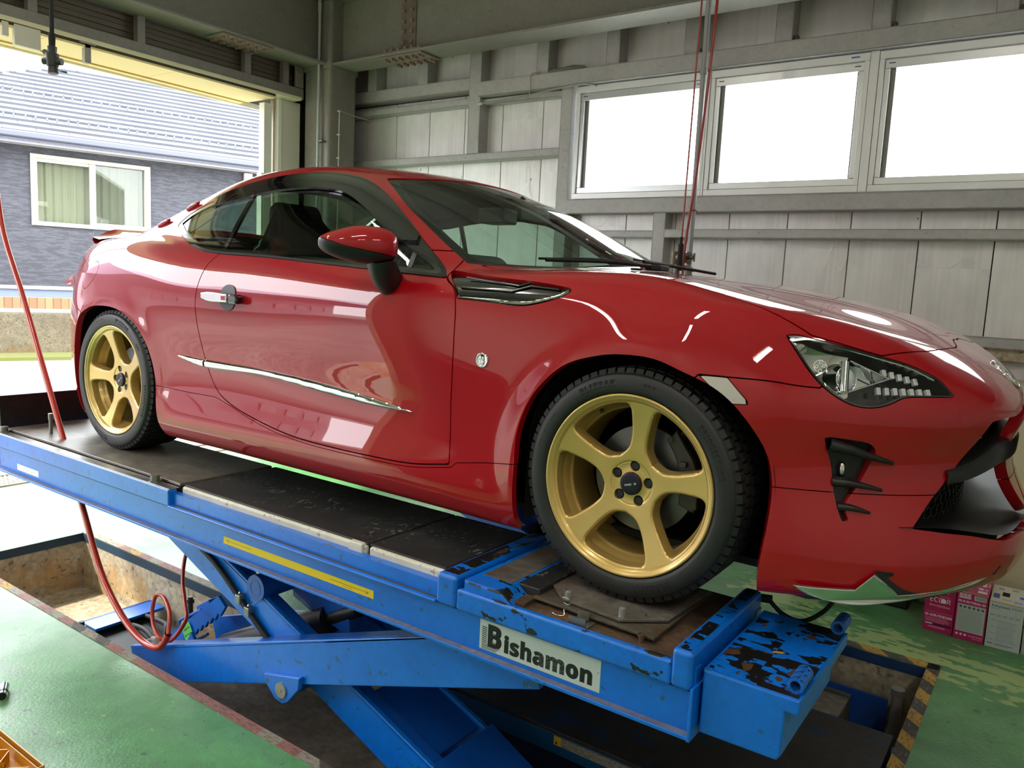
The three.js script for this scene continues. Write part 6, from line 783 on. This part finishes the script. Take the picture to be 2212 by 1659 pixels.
// ---------------------------------------------------------------- hoses, boxes and small things
{
  const red = phys(0xb02a14, 0.35, { clearcoat: 0.5 }), redB = phys(0x8f2018, 0.4, { clearcoat: 0.4 });
  const h = thing('air_hose', 'thick red air hose hanging from the ceiling in front of the lift', 'hose'); part('hose_line', tube([[-4.1, 3.4, 0.62], [-4.02, 1.9, 0.74], [-3.82, 1.07, 0.8], [-3.44, 0.65, 0.86], [-3.11, 0.24, 0.9], [-2.69, -0.29, 0.95], [-2.45, -0.55, 0.985], [-2.22, -0.685, 1.005], [-2.05, -0.725, 1.01], [-1.955, -0.70, 1.01], [-1.92, -0.64, 1.0]], 0.0135, 140, 12), red, h);
  part('hose_loop', tube([[-1.92, -0.64, 1.0], [-1.96, -0.57, 0.97], [-2.06, -0.535, 0.94], [-2.13, -0.56, 0.93], [-2.14, -0.64, 0.94], [-2.07, -0.70, 0.96], [-2.0, -0.715, 0.95], [-2.02, -0.66, 0.86], [-2.12, -0.62, 0.8], [-2.20, -0.55, 0.76], [-2.24, -0.46, 0.72], [-2.2, -0.3, 0.68]], 0.0085, 120, 10), red, h); part('connector', M(cyl(0.012, [-2.02, -0.70, 0.99], [-2.1, -0.73, 0.96], 12), cyl(0.006, [-2.1, -0.73, 0.96], [-2.2, -0.78, 0.94], 10)), std(0xb9b09a, 0.35, 0.8), h);
  const c = thing('hanging_socket', 'black rubber multi socket hanging on a cable at the upper left', 'socket'); part('cable', cyl(0.0068, [-1.955, 3.5, 1.365], [-1.932, 1.575, 1.388], 12), blackMatt, c); part('sleeve', cyl(0.0115, [-1.932, 1.58, 1.388], [-1.931, 1.535, 1.389], 14, 0.0095), blackMatt, c); const sk = std(0x2c2c2b, 0.42); part('socket_body', M(cyl(0.015, [-1.931, 1.537, 1.389], [-1.93, 1.515, 1.389], 16, 0.0125), cyl(0.02, [-1.93, 1.515, 1.389], [-1.929, 1.475, 1.389], 18, 0.018), cyl(0.0145, [-1.929, 1.475, 1.389], [-1.928, 1.452, 1.389], 16, 0.016)), sk, c); for (const s of [1, -1]) part('outlet', M(cyl(0.0125, [-1.929, 1.492, 1.389], [-1.929 + s * 0.026, 1.49, 1.389 - s * 0.0185], 16, 0.011)), sk, c); part('outlet', cyl(0.009, [-1.935, 1.515, 1.395], [-1.958, 1.522, 1.40], 12), sk, c);
  // vertical air pipe with regulator in front of the window wall
  const p = thing('air_pipe', 'grey vertical air pipe with brass regulator in front of the windows', 'pipe'); part('tube', cyl(0.0165, [-1.03, 0.93, -1.9], [-1.03, 3.5, -1.9], 16), std(0x8b8f8e, 0.4, 0.2), p); part('coupling', cyl(0.022, [-1.03, 2.12, -1.9], [-1.03, 2.16, -1.9], 16), std(0x8b8f8e, 0.4, 0.2), p); part('elbow', M(cyl(0.022, [-1.03, 0.90, -1.9], [-1.03, 0.98, -1.9], 16), new THREE.SphereGeometry(0.024, 16, 12).translate(-1.03, 0.98, -1.9), cyl(0.017, [-1.03, 0.98, -1.9], [-1.10, 0.985, -1.88], 14), cyl(0.019, [-1.10, 0.90, -1.88], [-1.10, 0.99, -1.88], 14)), std(0x77726a, 0.45, 0.5), p); part('regulator', M(cyl(0.034, [-1.10, 1.045, -1.9], [-1.02, 1.045, -1.86], 20), cyl(0.028, [-1.12, 1.0, -1.89], [-1.12, 1.08, -1.89], 16), cyl(0.012, [-1.02, 1.045, -1.86], [-0.98, 1.045, -1.85], 10), boxG(-0.985, -0.975, 1.02, 1.07, -1.856, -1.846)), std(0x6f6657, 0.4, 0.7), p);
  const r1 = thing('red_hose', 'thin red coil hose hanging straight beside the grey air pipe', 'hose'); part('hose_line', cyl(0.0055, [-0.985, 3.5, -1.72], [-1.03, 1.1, -1.76], 8), redB, r1); part('grip', M(cyl(0.017, [-1.03, 1.12, -1.76], [-1.03, 0.96, -1.76], 14), cyl(0.009, [-1.03, 1.16, -1.76], [-1.03, 1.12, -1.76], 12)), blackMatt, r1);
  const r2 = thing('red_hose', 'slack red hose curving down in front of the grey air pipe', 'hose'); part('hose_line', tube([[-0.93, 3.5, -1.8], [-0.935, 2.6, -1.8], [-0.96, 1.9, -1.8], [-1.0, 1.45, -1.82], [-1.035, 1.1, -1.83], [-1.02, 0.85, -1.8], [-0.95, 0.72, -1.7]], 0.009, 70, 8), redB, r2); part('hose_tie', new THREE.TorusGeometry(0.024, 0.004, 8, 20).rotateX(Math.PI / 2).translate(-1.03, 1.33, -1.9), redB, r2);
  const cp = thing('bent_cable', 'loose grey cable lying along the rail above the left window', 'cable'); part('lead', tube([[-3.22, 2.285, -2.555], [-2.9, 2.29, -2.55], [-2.5, 2.325, -2.54], [-2.22, 2.335, -2.53], [-2.12, 2.31, -2.52]], 0.008, 30, 8), std(0x8a8a86, 0.5), cp); part('plug', cyl(0.012, [-3.25, 2.283, -2.555], [-3.2, 2.285, -2.555], 10), std(0xb0aea6, 0.5), cp);
  const rg = thing('string', 'short beige string hanging from the window header rail', 'string'); part('cord', tube([[-2.66, 2.475, -2.57], [-2.72, 2.46, -2.545], [-2.72, 2.36, -2.54], [-2.735, 2.28, -2.54]], 0.004, 20, 6), std(0xa39880, 0.9), rg);
  const rag = thing('rag', 'crumpled grey rag lying on the window header rail', 'cloth'); { const g = new THREE.SphereGeometry(1, 36, 20), q = g.attributes.position; for (let i = 0; i < q.count; i++) { const x = q.getX(i), y = q.getY(i), z = q.getZ(i), k = 0.7 + 0.6 * fbm(x * 3 + 4, z * 4 + y * 2, 3); q.setXYZ(i, x * 0.16 * k, y * 0.022 * k, z * 0.04 * k); } g.computeVertexNormals(); g.translate(-2.42, 2.476, -2.6); part('cloth', g, std(0x77736a, 0.95), rag); }
  // pit post
  const pp = thing('pit_pipe', 'grey capped pipe standing in the front corner of the lift pit', 'pipe'); part('tube', M(cyl(0.022, [0.50, -1.06, -0.82], [0.50, -0.80, -0.82], 20), cyl(0.015, [0.50, -1.06, -0.82], [0.50, -0.95, -0.82], 16)), std(0x777268, 0.55), pp); part('cap', cyl(0.027, [0.50, -0.805, -0.82], [0.50, -0.775, -0.82], 22), std(0x6a655c, 0.55), pp);
  const lf = thing('dry_leaf', 'small yellow dry leaf on the blue front end of the lift', 'leaf'); { const g = new THREE.SphereGeometry(1, 16, 8); g.scale(0.016, 0.0012, 0.006); g.rotateY(0.5); g.translate(0.424, -0.028, 0.817); part('blade', g, std(0xb8862a, 0.7), lf); }
  // battery cartons
  const carton = (name, label, x0, x1, z0, z1, hgt, front, topT, sideC, holePos) => { const b = thing(name, label, 'box', 'battery cartons by the wall'); const card = std(sideC, 0.6); part('carton', boxG(x0, x1, FY, FY + hgt, z0, z1, 0.002), card, b); part('front_print', new THREE.PlaneGeometry(x1 - x0 - 0.002, hgt - 0.002).translate((x0 + x1) / 2, FY + hgt / 2, z1 + 0.0006), std(0xffffff, 0.55, 0, { map: front }), b); part('top_print', new THREE.PlaneGeometry(x1 - x0 - 0.002, z1 - z0 - 0.002).rotateX(-Math.PI / 2).translate((x0 + x1) / 2, FY + hgt + 0.0006, (z0 + z1) / 2), std(0xffffff, 0.55, 0, { map: topT }), b); part('grip_hole', boxG(...holePos), blackMatt, b); part('flap_edge', boxG(x0, x1, FY + hgt - 0.004, FY + hgt, z1 - 0.002, z1 + 0.0012), std(0xc9a86e, 0.7), b); };
  const mag = '#b5145e';
  const f1 = canvasTex(320, 576, (x, w, h) => { x.fillStyle = mag; x.fillRect(0, 0, w, h); x.fillStyle = '#f3e6ee'; x.strokeStyle = '#f3e6ee'; x.font = 'bold 34px sans-serif'; x.textAlign = 'center'; x.fillText('GS YUASA', w / 2 + 8, 78); x.beginPath(); x.lineWidth = 4; x.arc(84, 68, 20, 1.9, 4.4); x.stroke(); x.fillStyle = '#e7c9a0'; x.fillRect(66, 116, 200, 3); x.fillStyle = '#f3e6ee'; x.font = '84px sans-serif'; x.fillText('ECO.R', w / 2, 200); x.beginPath(); x.arc(196, 172, 30, 0, 7); x.fill(); x.fillStyle = '#d9b98a'; x.font = 'bold 40px serif'; x.fillText('Revolution', w / 2, 258); x.fillStyle = '#c79a66'; x.fillRect(20, 330, 284, 5); x.fillStyle = '#f3e6ee'; x.font = 'bold 43px sans-serif'; x.fillText('M-42R/55B20R', w / 2, 388); for (let k = 0; k < 6; k++) { x.fillStyle = 'rgba(240,210,225,.6)'; x.fillRect(22, 402 + k * 11, 160 + hash2(k, 1) * 110, 4); } x.fillStyle = '#4d0a30'; x.fillRect(18, 472, 290, 26); x.fillStyle = '#f3e6ee'; x.fillRect(24, 478, 80, 14); for (let k = 0; k < 2; k++) x.fillRect(60, 514 + k * 12, 180, 3); });
  const f2 = canvasTex(320, 576, (x, w, h) => { x.fillStyle = mag; x.fillRect(0, 0, w, h); x.fillStyle = '#d8c2cc'; for (let k = 0; k < 3; k++) x.fillRect(20 + k * 42, 18, 36, 30); x.fillRect(18, 52, 126, 26); x.fillStyle = '#c9cfcb'; x.fillRect(178, 20, 126, 58); for (let k = 0; k < 26; k++) { x.fillStyle = '#55595a'; x.fillRect(186 + k * 4.3, 26, 1 + (k * 7 % 3), 44); } x.fillStyle = '#f3e6ee'; x.font = 'bold 38px sans-serif'; x.fillText('ER-N-65/75B24L-EA', 12, 126, 292); x.fillStyle = '#b9bfbb'; x.fillRect(14, 146, 294, 330); x.fillStyle = '#555'; for (let k = 0; k < 6; k++) { x.beginPath(); x.arc(44 + k * 47, 178, 15, 0, 7); x.fill(); } x.fillStyle = '#7c8480'; for (let r = 0; r < 15; r++) x.fillRect(28, 214 + r * 17, 240 + hash2(r, 4) * 26, 4); x.fillStyle = '#f3d6e4'; for (let k = 0; k < 3; k++) { x.beginPath(); x.arc(36 + k * 44, 514, 14, 0, 7); x.fill(); } x.font = 'bold 17px sans-serif'; x.fillText('GS YUASA BATTERY', 158, 520, 150); x.fillRect(200, 538, 108, 4); });
  const f3 = canvasTex(352, 576, (x, w, h) => { x.fillStyle = '#c3c9c8'; x.fillRect(0, 0, w, h); x.fillStyle = '#27407e'; x.font = 'bold 40px sans-serif'; x.fillText('Panasonic', 22, 64); x.fillStyle = '#7a868e'; x.fillRect(22, 80, 90, 6); x.fillStyle = '#9aa4aa'; for (let k = 0; k < 4; k++) x.fillRect(230 + k * 28, 30, 22, 30); x.strokeStyle = '#8a949c'; x.lineWidth = 2; x.strokeRect(272, 92, 52, 52); x.fillStyle = '#6d7a8a'; for (let k = 0; k < 5; k++) { x.fillRect(20 + k * 64, 156, 50, 6); x.fillRect(20 + k * 64, 172, 44, 5); } x.strokeRect(18, 216, 312, 280); for (let r = 0; r < 16; r++) { x.fillStyle = r % 5 ? '#8f9aa4' : '#5d74a8'; x.fillRect(96, 232 + r * 16, 170 + hash2(r, 9) * 56, 4); if (r % 5 === 0) x.fillRect(32, 232 + r * 16, 46, 5); } x.fillStyle = '#4a5a70'; x.fillRect(18, 520, 60, 10); x.fillRect(100, 520, 190, 6); x.fillRect(100, 536, 150, 4); });
  const t1 = canvasTex(320, 480, (x, w, h) => { x.fillStyle = '#b83a72'; x.fillRect(0, 0, w, h); x.fillStyle = '#a81a5c'; x.fillRect(0, 250, w, 10); x.fillStyle = '#ead9e0'; x.fillRect(60, 300, 26, 130); x.fillRect(230, 120, 44, 110); x.fillRect(200, 280, 50, 60); x.fillRect(200, 370, 100, 70); x.fillStyle = '#d0a8b8'; x.fillRect(290, 110, 20, 120); x.fillRect(262, 290, 40, 50); });
  const t3 = canvasTex(352, 480, (x, w, h) => { x.fillStyle = '#d6d6c8'; x.fillRect(0, 0, w, h); x.fillStyle = '#4a66b4'; x.fillRect(20, 250, 66, 130); x.fillRect(290, 220, 50, 60); x.fillStyle = '#9fb0dc'; x.fillRect(240, 370, 90, 70); x.fillStyle = '#9fa6b4'; x.fillRect(60, 60, 60, 70); x.fillRect(200, 50, 70, 50); x.fillStyle = '#7f8a9c'; x.fillRect(120, 380, 100, 16); });
  const z1 = -1.49, w1 = 0.128;
  carton('battery_carton', 'magenta battery carton reading ECO.R Revolution, leftmost of the row', 0.492, 0.621, z1 - 0.2, z1, 0.228, f1, t1, 0xb5145e, [0.54, 0.575, FY + 0.226, FY + 0.2292, z1 - 0.12, z1 - 0.08]);
  carton('battery_carton', 'magenta battery carton with a grey notice, between two other cartons', 0.626, 0.752, z1 - 0.245, z1 + 0.012, 0.235, f2, t1, 0xb5145e, [0.668, 0.69, FY + 0.233, FY + 0.2362, z1 - 0.15, z1 - 0.06]);
  carton('battery_carton', 'white and blue battery carton at the right end of the row', 0.757, 0.895, z1 - 0.25, z1 + 0.012, 0.222, f3, t3, 0xd2d2c8, [0.80, 0.83, FY + 0.22, FY + 0.2232, z1 - 0.15, z1 - 0.09]);
  carton('battery_carton', 'grey carton cut off by the picture edge right of the white one', 0.90, 1.03, z1 - 0.25, z1 + 0.005, 0.2, canvasTex(64, 64, (x) => { x.fillStyle = '#a9aca9'; x.fillRect(0, 0, 64, 64); }), canvasTex(64, 64, (x) => { x.fillStyle = '#c4c5bf'; x.fillRect(0, 0, 64, 64); }), 0xa9aca9, [0.95, 0.97, FY + 0.198, FY + 0.2012, z1 - 0.15, z1 - 0.09]);
  // cupboard and stack behind the nose
  const cb = thing('cream_cabinet', 'plain cream cabinet standing against the window wall behind the nose', 'cabinet'); part('body', boxG(0.42, 1.7, FY, 0.44, -2.5, -1.86, 0.01), std(0xc7bb9c, 0.55), cb); part('door_gap', boxG(1.05, 1.054, FY + 0.05, 0.42, -1.8605, -1.8595), std(0x6f6752, 0.7), cb); part('plinth', boxG(0.45, 1.68, FY, FY + 0.001, -1.87, -1.855), dark, cb);
  const st = thing('plastic_crate', 'stack of cream plastic crates on the cabinet behind the emblem', 'crate'); for (let k = 0; k < 4; k++) part('crate_rim', boxG(0.78, 1.25, 0.441 + k * 0.03, 0.463 + k * 0.03, -2.3, -1.95, 0.004), std(0xcfc6ae, 0.5), st); for (let k = 0; k < 4; k++) part('crate_rib', boxG(0.81 + k * 0.1, 0.85 + k * 0.1, 0.441, 0.56, -1.95, -1.935, 0.004), std(0xd8d1bc, 0.5), st);
  const tc = thing('tool_chest', 'low black tool chest in the shade left of the cartons', 'chest'); part('body', boxG(-0.2, 0.40, FY, -0.25, -2.3, -1.68, 0.012), std(0x0d0d0e, 0.6), tc); part('drawer_gap', boxG(-0.17, 0.37, -0.45, -0.445, -1.6805, -1.679), std(0x000000, 0.8), tc);
  // yellow tray and socket on the floor at lower left
  const ty = thing('yellow_tray', 'upturned yellow plastic tray with ribbed underside at the lower left corner', 'tray', null, [-2.12, FY, 1.668], 0); { const ym = phys(0xc88712, 0.4, { clearcoat: 0.3 }), W = 0.62, D = 0.34, H = 0.042; part('base', boxG(0, W, 0, 0.004, 0, D), ym, ty); part('rim', M(boxG(-0.004, W + 0.004, 0, H, -0.004, 0, 0.001), boxG(-0.004, W + 0.004, 0, H, D, D + 0.004, 0.001), boxG(-0.004, 0, 0, H, 0, D, 0.001), boxG(W, W + 0.004, 0, H, 0, D, 0.001), boxG(0, W, 0, H, 0.014, 0.017, 0.001)), ym, ty); const ribs = []; for (let i = 0; i < 4; i++) for (let j = 0; j < 2; j++) { const cx = 0.09 + i * 0.145, cz = 0.095 + j * 0.15, R = 0.028; ribs.push(cyl(R, [cx, 0, cz], [cx, H, cz], 28, R, true), cyl(R - 0.003, [cx, 0, cz], [cx, H, cz], 28, R - 0.003, true)); for (let k = 0; k < 4; k++) { const a = k * Math.PI / 2 + 0.78; const g = boxG(R, 0.095, 0, H - 0.004, -0.0015, 0.0015); g.rotateY(-a); g.translate(cx, 0, cz); ribs.push(g); } } part('rib', M(ribs), ym, ty); }
  const so = thing('wrench_socket', 'short chrome wrench socket lying on the green floor at the left edge', 'tool'); part('body', M(cyl(0.017, [-2.13, FY + 0.017, 1.52], [-2.06, FY + 0.017, 1.555], 28)), std(0xc6c8ca, 0.12, 1), so); part('bore', cyl(0.0135, [-2.0605, FY + 0.017, 1.5548], [-2.0585, FY + 0.017, 1.5558], 24), std(0x2a2a2a, 0.4, 0.6), so); part('ring', cyl(0.0178, [-2.085, FY + 0.0178, 1.5425], [-2.075, FY + 0.0178, 1.5475], 28), std(0x55585a, 0.2, 1), so);
}
scene.add(camera);
for (const o of scene.children) o.position.y += DECK;
renderer.render(scene, camera);
